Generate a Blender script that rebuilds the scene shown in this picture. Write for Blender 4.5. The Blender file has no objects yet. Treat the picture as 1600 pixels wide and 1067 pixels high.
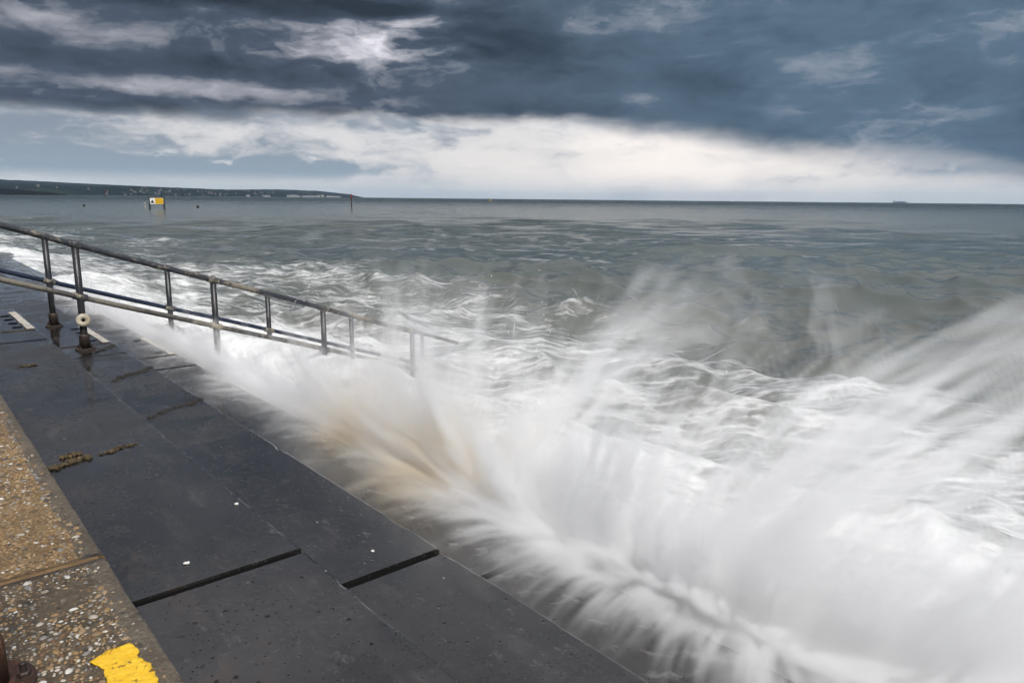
import bpy, bmesh, math, random
import numpy as np
from mathutils import Matrix, Vector, noise as mnoise

random.seed(7)
RNG = np.random.default_rng(11)
S = bpy.context.scene
COL = S.collection
R = math.radians

# ------------------------------------------------------------------ camera
CAM_Z = 2.75                       # metres above the mean sea level (z = 0)
HEAD = R(41.0)                     # heading, measured from +Y (along the wall) towards +X (out to sea)
FPX = 1130.0 / 1600.0
PITCH = math.atan((533.5 - 311.0) / 1130.0)
ROLL = math.atan(0.010)
fw = Vector((math.sin(HEAD) * math.cos(PITCH), math.cos(HEAD) * math.cos(PITCH), -math.sin(PITCH)))
rt0 = Vector((math.cos(HEAD), -math.sin(HEAD), 0))
up0 = rt0.cross(fw)
rt = math.cos(ROLL) * rt0 + math.sin(ROLL) * up0
up = -math.sin(ROLL) * rt0 + math.cos(ROLL) * up0
cam = bpy.data.cameras.new('camera')
cam_o = bpy.data.objects.new('camera', cam)
COL.objects.link(cam_o)
m = Matrix((rt, up, -fw)).transposed().to_4x4()
m.translation = (0, 0, CAM_Z)
cam_o.matrix_world = m
cam.sensor_width = 36.0
cam.lens = 36.0 * FPX
cam.clip_start = 0.02
cam.clip_end = 120000
S.camera = cam_o

# ------------------------------------------------------------------ exposure
S.render.engine = 'CYCLES'
S.view_settings.view_transform = 'Standard'
S.view_settings.look = 'None'
S.view_settings.gamma = 1.0
S.view_settings.use_curve_mapping = False
S.view_settings.exposure = 1.32
S.cycles.use_denoising = True
S.cycles.max_bounces = 14
S.cycles.diffuse_bounces = 4
S.cycles.glossy_bounces = 3
S.cycles.transparent_max_bounces = 96
S.cycles.volume_bounces = 8
S.cycles.volume_step_rate = 5.0
S.cycles.volume_max_steps = 256
S.cycles.use_adaptive_sampling = True
S.cycles.adaptive_threshold = 0.04
S.cycles.adaptive_min_samples = 12
S.cycles.sample_clamp_indirect = 6.0

# ------------------------------------------------------------------ sun (a soft one, behind cloud)
SUN_EL, SUN_AZ = R(52), HEAD + R(150)        # azimuth measured like HEAD
sd = Vector((math.sin(SUN_AZ) * math.cos(SUN_EL), math.cos(SUN_AZ) * math.cos(SUN_EL), math.sin(SUN_EL)))
sun = bpy.data.lights.new('sun', 'SUN')
sun.energy = 1.5
sun.angle = R(35)
sun.color = (1.0, 0.97, 0.93)
sun_o = bpy.data.objects.new('sun', sun)
COL.objects.link(sun_o)
sun_o.rotation_euler = sd.to_track_quat('Z', 'Y').to_euler()


# ------------------------------------------------------------------ node helper
class NT:
    """Little expression builder on a node tree: numbers, sockets and nodes mix freely."""
    def __init__(self, tree):
        self.t = tree
        self.n = tree.nodes
        self.l = tree.links

    def node(self, typ, **kw):
        nd = self.n.new(typ)
        for k, v in kw.items():
            setattr(nd, k, v)
        return nd

    def put(self, sock, v):
        if isinstance(v, bpy.types.NodeSocket):
            self.l.new(v, sock)
        elif isinstance(v, (tuple, list)):
            if sock.type == 'RGBA' and len(v) == 3:
                v = (*v, 1)
            sock.default_value = v
        else:
            sock.default_value = v

    def math(self, op, a, b=0.0, c=None, clamp=False):
        nd = self.node('ShaderNodeMath', operation=op, use_clamp=clamp)
        self.put(nd.inputs[0], a)
        self.put(nd.inputs[1], b)
        if c is not None:
            self.put(nd.inputs[2], c)
        return nd.outputs[0]

    def add(self, a, b): return self.math('ADD', a, b)
    def sub(self, a, b): return self.math('SUBTRACT', a, b)
    def mul(self, a, b): return self.math('MULTIPLY', a, b)

    def ss(self, v, a, b, lo=0.0, hi=1.0, kind='SMOOTHSTEP'):
        nd = self.node('ShaderNodeMapRange', interpolation_type=kind)
        self.put(nd.inputs[0], v)
        for i, x in enumerate((a, b, lo, hi)):
            self.put(nd.inputs[i + 1], x)
        return nd.outputs[0]

    def lin(self, v, a, b, lo=0.0, hi=1.0): return self.ss(v, a, b, lo, hi, 'LINEAR')

    def noise(self, vec, scale=1.0, detail=4.0, rough=0.5, dist=0.0, dims='3D', w=None):
        nd = self.node('ShaderNodeTexNoise', noise_dimensions=dims)
        if vec is not None:
            self.put(nd.inputs['Vector'], vec)
        nd.inputs['Scale'].default_value = scale
        nd.inputs['Detail'].default_value = detail
        nd.inputs['Roughness'].default_value = rough
        nd.inputs['Distortion'].default_value = dist
        return nd.outputs['Fac']

    def voro(self, vec, scale=1.0, feature='F1', out='Distance', rnd=1.0):
        nd = self.node('ShaderNodeTexVoronoi', feature=feature)
        self.put(nd.inputs['Vector'], vec)
        nd.inputs['Scale'].default_value = scale
        nd.inputs['Randomness'].default_value = rnd
        return nd.outputs[out]

    def vmul(self, vec, xyz):
        nd = self.node('ShaderNodeVectorMath', operation='MULTIPLY')
        self.put(nd.inputs[0], vec)
        self.put(nd.inputs[1], xyz)
        return nd.outputs[0]

    def vadd(self, vec, xyz):
        nd = self.node('ShaderNodeVectorMath', operation='ADD')
        self.put(nd.inputs[0], vec)
        self.put(nd.inputs[1], xyz)
        return nd.outputs[0]

    def mix(self, f, a, b, blend='MIX'):
        nd = self.node('ShaderNodeMix', data_type='RGBA', blend_type=blend)
        self.put(nd.inputs[0], f)
        self.put(nd.inputs[6], a)
        self.put(nd.inputs[7], b)
        return nd.outputs[2]

    def attr(self, name, out='Fac'):
        return self.node('ShaderNodeAttribute', attribute_name=name).outputs[out]

    def bump(self, h, strength=0.5, dist=0.01, normal=None):
        nd = self.node('ShaderNodeBump')
        nd.inputs['Strength'].default_value = strength
        nd.inputs['Distance'].default_value = dist
        self.put(nd.inputs['Height'], h)
        if normal is not None:
            self.put(nd.inputs['Normal'], normal)
        return nd.outputs[0]

    def geo(self, out='Position'): return self.node('ShaderNodeNewGeometry').outputs[out]
    def obj(self): return self.node('ShaderNodeTexCoord').outputs['Object']

    def sep(self, v):
        nd = self.node('ShaderNodeSeparateXYZ')
        self.put(nd.inputs[0], v)
        return nd.outputs

    def comb(self, x, y, z):
        nd = self.node('ShaderNodeCombineXYZ')
        for i, v in enumerate((x, y, z)):
            self.put(nd.inputs[i], v)
        return nd.outputs[0]


def material(name):
    mt = bpy.data.materials.new(name)
    mt.use_nodes = True
    t = NT(mt.node_tree)
    for nd in list(t.n):
        t.n.remove(nd)
    out = t.node('ShaderNodeOutputMaterial')
    return mt, t, out


def principled(t, color, rough=0.6, normal=None, spec=0.5, metal=0.0, ior=1.45):
    b = t.node('ShaderNodeBsdfPrincipled')
    t.put(b.inputs['Base Color'], color)
    t.put(b.inputs['Roughness'], rough)
    t.put(b.inputs['Metallic'], metal)
    t.put(b.inputs['Specular IOR Level'], spec)
    b.inputs['IOR'].default_value = ior
    if normal is not None:
        t.put(b.inputs['Normal'], normal)
    return b


# ------------------------------------------------------------------ world: Nishita sky behind a deck of storm cloud
world = bpy.data.worlds.new('World')
S.world = world
world.use_nodes = True
world.cycles.sampling_method = 'MANUAL'
world.cycles.sample_map_resolution = 256
wt = NT(world.node_tree)
for nd in list(wt.n):
    wt.n.remove(nd)
wout = wt.node('ShaderNodeOutputWorld')
sky = wt.node('ShaderNodeTexSky', sky_type='NISHITA')
sky.sun_disc = False
sky.sun_elevation = SUN_EL
sky.sun_rotation = SUN_AZ
sky.air_density = 1.2
sky.dust_density = 2.0
bg_sky = wt.node('ShaderNodeBackground')
wt.l.new(sky.outputs[0], bg_sky.inputs[0])
bg_sky.inputs[1].default_value = 0.05

SKY_GAIN = 0.50                     # the clouds' level beside the sun's, before exposure
dirv = wt.node('ShaderNodeTexCoord').outputs['Generated']
dx, dy, dz = wt.sep(dirv)
el = wt.mul(wt.math('ARCSINE', dz), 180 / math.pi)
hx, hy = math.sin(HEAD), math.cos(HEAD)
fwd = wt.add(wt.mul(dx, hx), wt.mul(dy, hy))
side = wt.sub(wt.mul(dx, hy), wt.mul(dy, hx))
az = wt.mul(wt.math('ARCTAN2', side, fwd), 180 / math.pi)     # bearing from the bay's axis, degrees
# cloud coordinates: seamless on the sphere, flattened towards the horizon
cv = wt.comb(wt.mul(side, 6.0), wt.mul(fwd, 6.0), wt.mul(dz, 17.0))


def noise3(vec, scale, detail, rough):
    nd = wt.node('ShaderNodeTexNoise')
    wt.put(nd.inputs['Vector'], vec)
    nd.inputs['Scale'].default_value = scale
    nd.inputs['Detail'].default_value = detail
    nd.inputs['Roughness'].default_value = rough
    return wt.vadd(nd.outputs['Color'], (-.5, -.5, -.5))


wa = noise3(cv, 0.9, 8, 0.58)
wx, wy, wz = wt.sep(wa)
azw = wt.add(az, wt.mul(wx, 11.0))
elw = wt.add(el, wt.mul(wy, 3.0))
cw = wt.vadd(cv, wt.vmul(wa, (1.5, 1.5, 1.5)))
n_big = wt.sub(wt.noise(cw, 0.45, 4, 0.5), 0.5)
n_mid = wt.sub(wt.noise(wt.vadd(cw, (7.3, 1.1, 3.2)), 1.15, 7, 0.55), 0.5)
n_fine = wt.sub(wt.noise(wt.vadd(cw, (2.3, 9.1, 5.2)), 3.4, 6, 0.6), 0.5)
DEG = 57.2958


def bearing(px, py):
    d = fw * 1130 + rt * (px - 800) + up * (533.5 - py)
    d.normalize()
    a = math.atan2(d.x * hy - d.y * hx, d.x * hx + d.y * hy) * DEG
    return a, math.asin(d.z) * DEG


def blob(px, py, sx, sy, amp, flat=1.0):
    """A bank of cloud or a gap, centre and half-size given as seen from the promenade; its edge frays with the cloud noise."""
    a0, e0 = bearing(px, py)
    u = wt.math('DIVIDE', wt.sub(azw, a0), sx / 19.7)
    v = wt.math('DIVIDE', wt.sub(elw, e0), sy / 19.7)
    r2 = wt.add(wt.mul(u, u), wt.mul(v, v))
    if flat != 1.0:
        r2 = wt.math('POWER', r2, flat)
    return wt.mul(wt.math('EXPONENT', wt.mul(r2, -1.0)), amp)


def total(vals):
    o = vals[0]
    for v in vals[1:]:
        o = wt.add(o, v)
    return o


# underside of the dark deck: level on the left, sloping down to the right
edge = total([wt.sub(5.75, wt.sub(wt.ss(az, 2, 38, 0, 4.0), wt.ss(az, 90, 170, 0, 4.0))), wt.mul(n_big, 1.6), wt.mul(n_mid, 0.8), wt.mul(n_fine, 0.5), blob(640, 185, 60, 14, 0.5), blob(250, 185, 280, 24, -0.7)])
deck = wt.ss(wt.sub(elw, edge), wt.ss(az, 0, 22, -0.45, -1.3), wt.ss(az, 0, 22, 0.75, 1.5))
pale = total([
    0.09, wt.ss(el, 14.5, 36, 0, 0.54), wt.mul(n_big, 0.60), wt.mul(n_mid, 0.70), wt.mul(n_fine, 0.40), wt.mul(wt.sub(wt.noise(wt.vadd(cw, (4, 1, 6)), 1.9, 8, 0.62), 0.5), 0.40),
    blob(575, 66, 100, 40, 0.20, 1.3), wt.mul(blob(585, 66, 130, 45, 1.3), n_mid), wt.mul(blob(585, 66, 130, 45, 1.0), n_fine), blob(645, 42, 40, 10, 0.36), blob(530, 95, 70, 26, 0.16), blob(610, 75, 25, 22, 0.14),
    blob(90, 66, 190, 40, 0.20, 1.4), blob(60, 35, 110, 14, 0.14), blob(210, 131, 260, 12, 0.26), blob(420, 155, 160, 12, 0.14),
    blob(1290, 112, 60, 20, 0.12, 1.6), blob(1560, 90, 150, 80, 0.08), blob(1520, 40, 120, 20, 0.10), blob(1050, 40, 90, 24, 0.12), blob(980, 150, 120, 12, 0.10),
    blob(780, 62, 105, 42, -0.26, 2.0), blob(430, 6, 290, 14, -0.40, 1.6), blob(330, 178, 260, 15, -0.30, 1.6), blob(280, 103, 300, 14, -0.22),
    blob(1140, 128, 110, 24, -0.22, 2.0), blob(900, 100, 80, 16, -0.16), blob(880, 172, 200, 14, -0.12), blob(1200, 205, 160, 18, -0.08),
])
dark = wt.mix(wt.ss(az, -16, 26), (0.022, 0.030, 0.043), (0.040, 0.068, 0.104))
slate = wt.mix(wt.ss(az, -16, 26), (0.060, 0.080, 0.114), (0.088, 0.138, 0.196))
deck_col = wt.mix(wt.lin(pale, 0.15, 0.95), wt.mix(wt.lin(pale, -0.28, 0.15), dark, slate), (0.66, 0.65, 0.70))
# bright band under the deck, grey streaks on the left
streak = total([
    0.10, wt.mul(n_mid, 2.2), wt.mul(n_fine, 1.0), wt.ss(az, 2, -22, 0, 0.38),
    blob(250, 258, 300, 13, 0.60, 1.5), blob(120, 222, 200, 18, 0.26), blob(60, 190, 170, 10, 0.26), blob(480, 268, 90, 8, 0.35),
    blob(1440, 268, 110, 7, 0.35), blob(420, 208, 150, 14, -0.22), blob(1000, 250, 420, 60, -0.22), blob(20, 175, 140, 8, -0.2),
])
band = wt.mix(wt.ss(el, 0.0, 2.6), (0.50, 0.545, 0.57), (0.60, 0.59, 0.60))
band = wt.mix(blob(1080, 240, 300, 70, 0.85), band, (0.95, 0.87, 0.82))
band = wt.mix(wt.lin(n_mid, -0.08, 0.25, 0, 0.6), band, (0.40, 0.43, 0.48))
grey = wt.mix(wt.ss(el, 0.5, 5.0), (0.24, 0.32, 0.40), (0.19, 0.225, 0.29))
low_col = wt.mix(wt.mul(wt.ss(streak, 0.0, 0.75), wt.ss(el, 0.7, 1.9)), band, grey)
puff = wt.mul(wt.ss(wt.noise(wt.vadd(cv, (3, 3, 1)), 3.0, 6, 0.55), 0.585, 0.70), wt.mul(wt.ss(el, 1.7, 2.3), wt.ss(el, 3.6, 2.7)))
low_col = wt.mix(wt.mul(puff, 0.5), low_col, (0.84, 0.81, 0.80))
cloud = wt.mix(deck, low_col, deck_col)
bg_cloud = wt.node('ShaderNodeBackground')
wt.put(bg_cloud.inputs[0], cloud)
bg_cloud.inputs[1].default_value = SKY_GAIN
cover = wt.lin(deck, 0, 1, 0.90, 1.0)
mixs = wt.node('ShaderNodeMixShader')
wt.put(mixs.inputs[0], cover)
wt.l.new(bg_sky.outputs[0], mixs.inputs[1])
wt.l.new(bg_cloud.outputs[0], mixs.inputs[2])
wt.l.new(mixs.outputs[0], wout.inputs['Surface'])


# ------------------------------------------------------------------ object helpers
def tag(o, label=None, cat=None, group=None, kind=None):
    for k, v in (('label', label), ('category', cat), ('group', group), ('kind', kind)):
        if v:
            o[k] = v
    return o


def link(name, me, parent=None, mat=None):
    o = bpy.data.objects.new(name, me)
    COL.objects.link(o)
    if mat is not None:
        if not isinstance(mat, (list, tuple)):
            mat = [mat]
        if not me.materials:
            for x in mat:
                me.materials.append(x)
    if parent is not None:
        o.parent = parent
    return o


def empty(name, loc=(0, 0, 0), rz=0.0):
    o = bpy.data.objects.new(name, None)
    COL.objects.link(o)
    o.location = loc
    o.rotation_euler.z = rz
    o.empty_display_size = 0.2
    return o


def bm_mesh(bm, name='mesh', smooth=False, angle=None):
    me = bpy.data.meshes.new(name)
    bm.normal_update()
    bm.to_mesh(me)
    bm.free()
    if smooth:
        me.polygons.foreach_set('use_smooth', [True] * len(me.polygons))
    return me


def np_mesh(name, verts, faces, smooth=True):
    """verts (n,3), faces (m,k) arrays -> mesh, fast."""
    me = bpy.data.meshes.new(name)
    verts = np.ascontiguousarray(verts, dtype=np.float32)
    faces = np.ascontiguousarray(faces, dtype=np.int32)
    k = faces.shape[1]
    me.vertices.add(len(verts))
    me.vertices.foreach_set('co', verts.ravel())
    me.loops.add(faces.size)
    me.loops.foreach_set('vertex_index', faces.ravel())
    me.polygons.add(len(faces))
    me.polygons.foreach_set('loop_start', np.arange(len(faces), dtype=np.int32) * k)
    me.polygons.foreach_set('use_smooth', np.full(len(faces), smooth))
    me.update(calc_edges=True)
    return me


def fattr(me, name, vals):
    a = me.attributes.new(name, 'FLOAT', 'POINT')
    a.data.foreach_set('value', np.ascontiguousarray(vals, dtype=np.float32))


def box(bm, x0, x1, y0, y1, z0, z1, bevel=0.0, seg=1):
    vs = [bm.verts.new(p) for p in ((x0, y0, z0), (x1, y0, z0), (x1, y1, z0), (x0, y1, z0),
                                    (x0, y0, z1), (x1, y0, z1), (x1, y1, z1), (x0, y1, z1))]
    fs = [bm.faces.new([vs[i] for i in q]) for q in ((3, 2, 1, 0), (4, 5, 6, 7), (0, 1, 5, 4), (1, 2, 6, 5), (2, 3, 7, 6), (3, 0, 4, 7))]
    if bevel:
        es = list({e for f in fs for e in f.edges})
        bmesh.ops.bevel(bm, geom=es, offset=bevel, segments=seg, profile=0.6, affect='EDGES')


def tube(bm, pts, radii, n=12, caps=True):
    pts = [Vector(p) for p in pts]
    if not isinstance(radii, (list, tuple)):
        radii = [radii] * len(pts)
    rings = []
    for i, p in enumerate(pts):
        d = (pts[min(i + 1, len(pts) - 1)] - pts[max(i - 1, 0)])
        q = d.to_track_quat('Z', 'Y')
        rings.append([bm.verts.new(p + q @ Vector((math.cos(a) * radii[i], math.sin(a) * radii[i], 0)))
                      for a in (2 * math.pi * k / n for k in range(n))])
    for a, b in zip(rings, rings[1:]):
        for k in range(n):
            bm.faces.new((a[k], a[(k + 1) % n], b[(k + 1) % n], b[k]))
    if caps:
        bm.faces.new(rings[0][::-1])
        bm.faces.new(rings[-1])


def lathe(bm, prof, n=16, axis_q=None, origin=(0, 0, 0)):
    """prof: (radius, height) pairs."""
    q = axis_q
    o = Vector(origin)
    rings = []
    for r, h in prof:
        ring = []
        for k in range(n):
            a = 2 * math.pi * k / n
            v = Vector((math.cos(a) * r, math.sin(a) * r, h))
            ring.append(bm.verts.new(o + (q @ v if q is not None else v)))
        rings.append(ring)
    for a, b in zip(rings, rings[1:]):
        for k in range(n):
            bm.faces.new((a[k], a[(k + 1) % n], b[(k + 1) % n], b[k]))
    bm.faces.new(rings[0][::-1])
    bm.faces.new(rings[-1])


def fbm2(x, y, scale, octs=4, seed=0):
    """Cheap value-noise fbm on arrays, about -1..1."""
    out = np.zeros_like(x, dtype=np.float64)
    amp, tot = 1.0, 0.0
    for o in range(octs):
        fx, fy = x * scale + seed * 17.3 + o * 5.1, y * scale + seed * 9.7 + o * 3.3
        ix, iy = np.floor(fx), np.floor(fy)
        tx, ty = fx - ix, fy - iy
        tx, ty = tx * tx * (3 - 2 * tx), ty * ty * (3 - 2 * ty)

        def h(a, b):
            v = np.sin(a * 127.1 + b * 311.7 + seed * 74.7) * 43758.5453
            return (v - np.floor(v)) * 2 - 1
        out += amp * ((h(ix, iy) * (1 - tx) + h(ix + 1, iy) * tx) * (1 - ty) + (h(ix, iy + 1) * (1 - tx) + h(ix + 1, iy + 1) * tx) * ty)
        tot += amp
        amp *= 0.5
        scale *= 2.03
    return out / tot


# ------------------------------------------------------------------ the steps' measures
RISE, TREAD = 0.2185, 0.657
def step_z(n): return CAM_Z - (1.55 + RISE * (n - 2))        # top of tread n
def nose_x(n): return 0.418 if n == 0 else 1.748 + TREAD * (n - 2)   # seaward edge of tread n
JOINT0, JOINT_STEP, GAP = 2.47, 5.42, 0.046
JOINTS = [JOINT0 + JOINT_STEP * i for i in range(-1, 12)]

# ------------------------------------------------------------------ materials for the wall
def mat_concrete():
    mt, t, out = material('wet_concrete')
    p = t.geo()
    big = t.noise(p, 0.55, 4, 0.55)
    mid = t.noise(p, 3.2, 6, 0.6)
    fine = t.noise(p, 48, 5, 0.65)
    drag = t.noise(t.vmul(p, (9, 2.2, 9)), 1.0, 6, 0.65)
    rnd = t.node('ShaderNodeObjectInfo').outputs['Random']
    base = t.mix(t.ss(mid, 0.3, 0.72), (0.010, 0.0098, 0.0095), (0.027, 0.0255, 0.024))
    base = t.mix(t.mul(t.ss(drag, 0.54, 0.72), 0.8), base, (0.060, 0.054, 0.049))
    base = t.mix(t.mul(t.ss(t.noise(p, 1.4, 5, 0.6), 0.56, 0.74), 0.5), base, (0.032, 0.027, 0.023))
    base = t.mix(t.mul(t.ss(fine, 0.54, 0.74), 0.75), base, (0.075, 0.070, 0.064))
    base = t.mix(t.mul(rnd, 0.25), base, (0.024, 0.0245, 0.025))
    nearcop = t.ss(t.sep(p)[0], 1.0, 0.45)
    base = t.mix(t.mul(t.mul(nearcop, 0.6), t.ss(t.noise(t.vmul(p, (2, 1, 1)), 4.0, 6, 0.65), 0.48, 0.66)), base, (0.055, 0.037, 0.026))
    scuff = t.mul(t.ss(t.noise(t.vmul(p, (6, 3, 3)), 2.2, 7, 0.7), 0.60, 0.68), 0.5)
    base = t.mix(scuff, base, (0.10, 0.09, 0.08))
    # small pits and bore holes, some with pale shell in them
    wob = t.vadd(p, t.vmul(t.node('ShaderNodeTexNoise').outputs['Color'], (0.004, 0.004, 0.004)))
    vd = t.voro(wob, 21, rnd=1.0)
    sel = t.voro(wob, 21, out='Color')
    sr, sg, sb = t.sep(sel)
    pit = t.mul(t.ss(vd, t.lin(sr, 0, 1, 0.08, 0.26), 0.02), t.ss(sr, 0.45, 0.55))
    vd2 = t.voro(p, 60)
    s2 = t.sep(t.voro(p, 60, out='Color'))
    pit2 = t.mul(t.ss(vd2, 0.26, 0.08), t.ss(s2[0], 0.55, 0.60))
    pits = t.math('MAXIMUM', pit, pit2)
    base = t.mix(t.mul(pits, 0.8), base, (0.008, 0.008, 0.008))
    vd3 = t.voro(t.vadd(p, (3, 3, 3)), 11)
    s3 = t.sep(t.voro(t.vadd(p, (3, 3, 3)), 11, out='Color'))
    chip = t.mul(t.ss(vd3, 0.075, 0.04), t.ss(s3[1], 0.93, 0.94))
    base = t.mix(chip, base, (0.42, 0.41, 0.39))
    # thin run of foam left on the lower treads by the wave
    qx, qy, qz = t.sep(p)
    lean = t.mul(t.noise(t.comb(t.mul(qy, 0.5), 0, 0), 1.0, 1, 0.5), 0.9)
    run = t.noise(t.comb(t.mul(qx, 0.9), t.add(qy, t.mul(qx, lean)), 0), 9.0, 5, 0.62)
    film = t.mul(t.mul(t.ss(t.add(run, t.lin(qx, 1.75, 3.2, -0.14, 0.22)), 0.46, 0.72), t.ss(qz, 1.06, 1.02)), 0.38)
    base = t.mix(film, base, (0.50, 0.50, 0.49))
    h = t.add(t.mul(fine, 0.10), t.add(t.mul(mid, 0.5), t.mul(drag, 0.25)))
    h = t.sub(h, t.mul(pits, 0.8))
    nrm = t.bump(h, 0.36, 0.008)
    wet = t.ss(t.add(big, t.mul(t.sub(mid, 0.5), 0.6)), 0.36, 0.60)
    rough = t.lin(wet, 0, 1, 0.42, 0.11)
    rough = t.add(rough, t.mul(t.sub(fine, 0.5), 0.5))
    blot = t.ss(t.noise(t.vmul(p, (1.6, 0.8, 1)), 1.7, 6, 0.6), 0.42, 0.60)
    base = t.mix(t.mul(blot, 0.45), base, (0.010, 0.010, 0.010))
    b = principled(t, base, rough, nrm, t.lin(pits, 0, 1, 0.5, 0.05), ior=1.45)
    t.put(b.inputs['Coat Weight'], t.lin(pits, 0, 1, 0.9, 0.0))
    t.put(b.inputs['Coat Roughness'], t.add(t.lin(wet, 0, 1, 0.42, 0.05), t.mul(blot, 0.06)))
    b.inputs['Coat IOR'].default_value = 1.33
    t.put(b.inputs['Coat Normal'], t.bump(t.add(t.add(t.mul(mid, 0.5), t.mul(fine, 0.12)), t.mul(pits, -0.6)), 0.32, 0.008))
    t.l.new(b.outputs[0], out.inputs[0])
    return mt


def mat_simple(name, col, rough=0.6, var=0.25, scale=6.0, col2=None, bump=0.15, metal=0.0, spec=0.5, dist=0.01):
    mt, t, out = material(name)
    p = t.obj()
    n = t.noise(p, scale, 6, 0.6)
    c2 = col2 if col2 is not None else tuple(c * (1 - var) for c in col)
    c = t.mix(t.ss(n, 0.35, 0.68), col, c2)
    nrm = t.bump(t.noise(p, scale * 5, 4, 0.6), bump, dist)
    b = principled(t, c, rough, nrm, spec, metal)
    t.l.new(b.outputs[0], out.inputs[0])
    return mt


M_CON = mat_concrete()
M_JOINT = mat_simple('joint_filler', (0.005, 0.005, 0.005), 0.9, spec=0.1)
M_DIRT = mat_simple('joint_silt', (0.050, 0.038, 0.028), 0.6, col2=(0.02, 0.017, 0.014))
M_STRIP = mat_simple('white_nosing_paint', (0.62, 0.58, 0.50), 0.4, col2=(0.40, 0.36, 0.30), scale=14)


def mat_matrix(name, c1, c2, c3):
    mt, t, out = material(name)
    p = t.geo()
    a = t.noise(p, 9, 6, 0.65)
    b_ = t.noise(p, 70, 5, 0.7)
    c = t.mix(t.ss(a, 0.35, 0.65), c1, c2)
    c = t.mix(t.ss(b_, 0.50, 0.68), c, c3)
    c = t.mix(t.mul(t.ss(t.noise(p, 26, 4, 0.6), 0.56, 0.72), 0.8), c, (0.02, 0.016, 0.012))
    nrm = t.bump(t.add(t.mul(b_, 0.6), t.mul(t.noise(p, 26, 4, 0.6), 0.8)), 0.8, 0.012)
    b = principled(t, c, 0.55, nrm, 0.4)
    t.l.new(b.outputs[0], out.inputs[0])
    return mt


M_MATRIX_GREY = mat_matrix('aggregate_matrix_grey', (0.055, 0.042, 0.028), (0.105, 0.080, 0.052), (0.17, 0.135, 0.09))
M_MATRIX_TAN = mat_matrix('aggregate_matrix_tan', (0.13, 0.083, 0.038), (0.21, 0.138, 0.064), (0.29, 0.20, 0.105))
M_LIP = mat_matrix('coping_lip', (0.085, 0.070, 0.052), (0.12, 0.098, 0.070), (0.17, 0.145, 0.11))


def mat_pebble(name, col, gloss=0.35):
    mt, t, out = material(name)
    p = t.geo()
    n = t.noise(p, 60, 4, 0.6)
    rnd = t.node('ShaderNodeObjectInfo').outputs['Random']
    isl = t.node('ShaderNodeNewGeometry').outputs['Random Per Island']
    v = t.lin(t.add(t.mul(n, 0.9), t.add(t.mul(isl, 0.5), t.mul(rnd, 0.2))), 0.2, 1.3, 0.55, 1.35)
    hsv = t.node('ShaderNodeHueSaturation')
    t.put(hsv.inputs['Value'], v)
    t.put(hsv.inputs['Color'], col)
    dirt = t.ss(t.noise(p, 11, 5, 0.6), 0.44, 0.68, 0.05, 0.6)
    pc = t.mix(dirt, hsv.outputs[0], (0.125, 0.088, 0.046))
    b = principled(t, pc, gloss + 0.1, t.bump(n, 0.35, 0.004), 0.4)
    t.l.new(b.outputs[0], out.inputs[0])
    return mt


PEB = [mat_pebble('pebble_' + n, c) for n, c in (
    ('buff', (0.28, 0.20, 0.115)), ('ochre', (0.26, 0.165, 0.075)), ('pale', (0.40, 0.36, 0.30)),
    ('grey', (0.20, 0.19, 0.18)), ('brown', (0.13, 0.075, 0.04)), ('white', (0.52, 0.50, 0.46)), ('dark', (0.05, 0.046, 0.042)))]

# ------------------------------------------------------------------ stepped sea wall
wall = empty('stepped_sea_wall', (0, 0, 0))
tag(wall, 'stepped concrete sea wall of dark wet treads running down into the sea', 'sea wall')
N_STEPS = 9


def slab_mesh(x0, x1, y0, y1, z1, z0):
    """One slab: flat tread, rounded worn nose with small chips along it."""
    near = y0 < 14
    n = 110 if near else 6
    bm = bmesh.new()
    rows = []
    for k in range(n + 1):
        y = y0 + (y1 - y0) * k / n
        e = 0.0
        if near:
            e = 0.0035 * mnoise.noise((y * 2.3, x1 * 3, 1)) + 0.0022 * mnoise.noise((y * 17, x1 * 3, 5))
            c = mnoise.noise((y * 5.1, x1 * 7, 9))
            e -= max(0.0, c - 0.34) * 0.045
        d = max(0.004, 0.005 - e * 0.7)
        rows.append([bm.verts.new(q) for q in ((x0, y, z0), (x0, y, z1), (x1 - 0.10, y, z1), (x1 - 0.014 + e, y, z1), (x1 - 0.004 + e, y, z1 - d * 0.5), (x1 + e * 0.8, y, z1 - d * 1.5), (x1, y, z1 - 0.05), (x1, y, z0))])
    for r0, r1 in zip(rows, rows[1:]):
        for k in range(7):
            bm.faces.new((r0[k], r0[k + 1], r1[k + 1], r1[k]))
        bm.faces.new((r0[7], r0[0], r1[0], r1[7]))
    bm.faces.new(rows[0][::-1])
    bm.faces.new(rows[-1])
    bmesh.ops.recalc_face_normals(bm, faces=bm.faces[:])
    return bm_mesh(bm, 'slab')


for s in range(1, N_STEPS):
    for a, b in zip(JOINTS, JOINTS[1:]):
        if a > 58:
            continue
        x0, x1 = nose_x(s - 1) - 0.24, nose_x(s)
        jx = random.uniform(-0.003, 0.003)
        jz = random.uniform(-0.004, 0.003)
        me = slab_mesh(x0 - 0.02 + 0.0007 * s, x1 + jx, a + GAP / 2, b - GAP / 2, step_z(s) + jz, step_z(s) - 0.40)
        link('step_slab', me, wall, M_CON)
        # filler sunk in the joint
        if -3 < a < 42:
            bm = bmesh.new()
            box(bm, nose_x(s - 1) + 0.002, x1 - 0.03, a - GAP / 2 - 0.002, a + GAP / 2 + 0.002, step_z(s) - 0.2, step_z(s) - 0.014)
            link('joint_filler', bm_mesh(bm), wall, M_JOINT)
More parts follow.
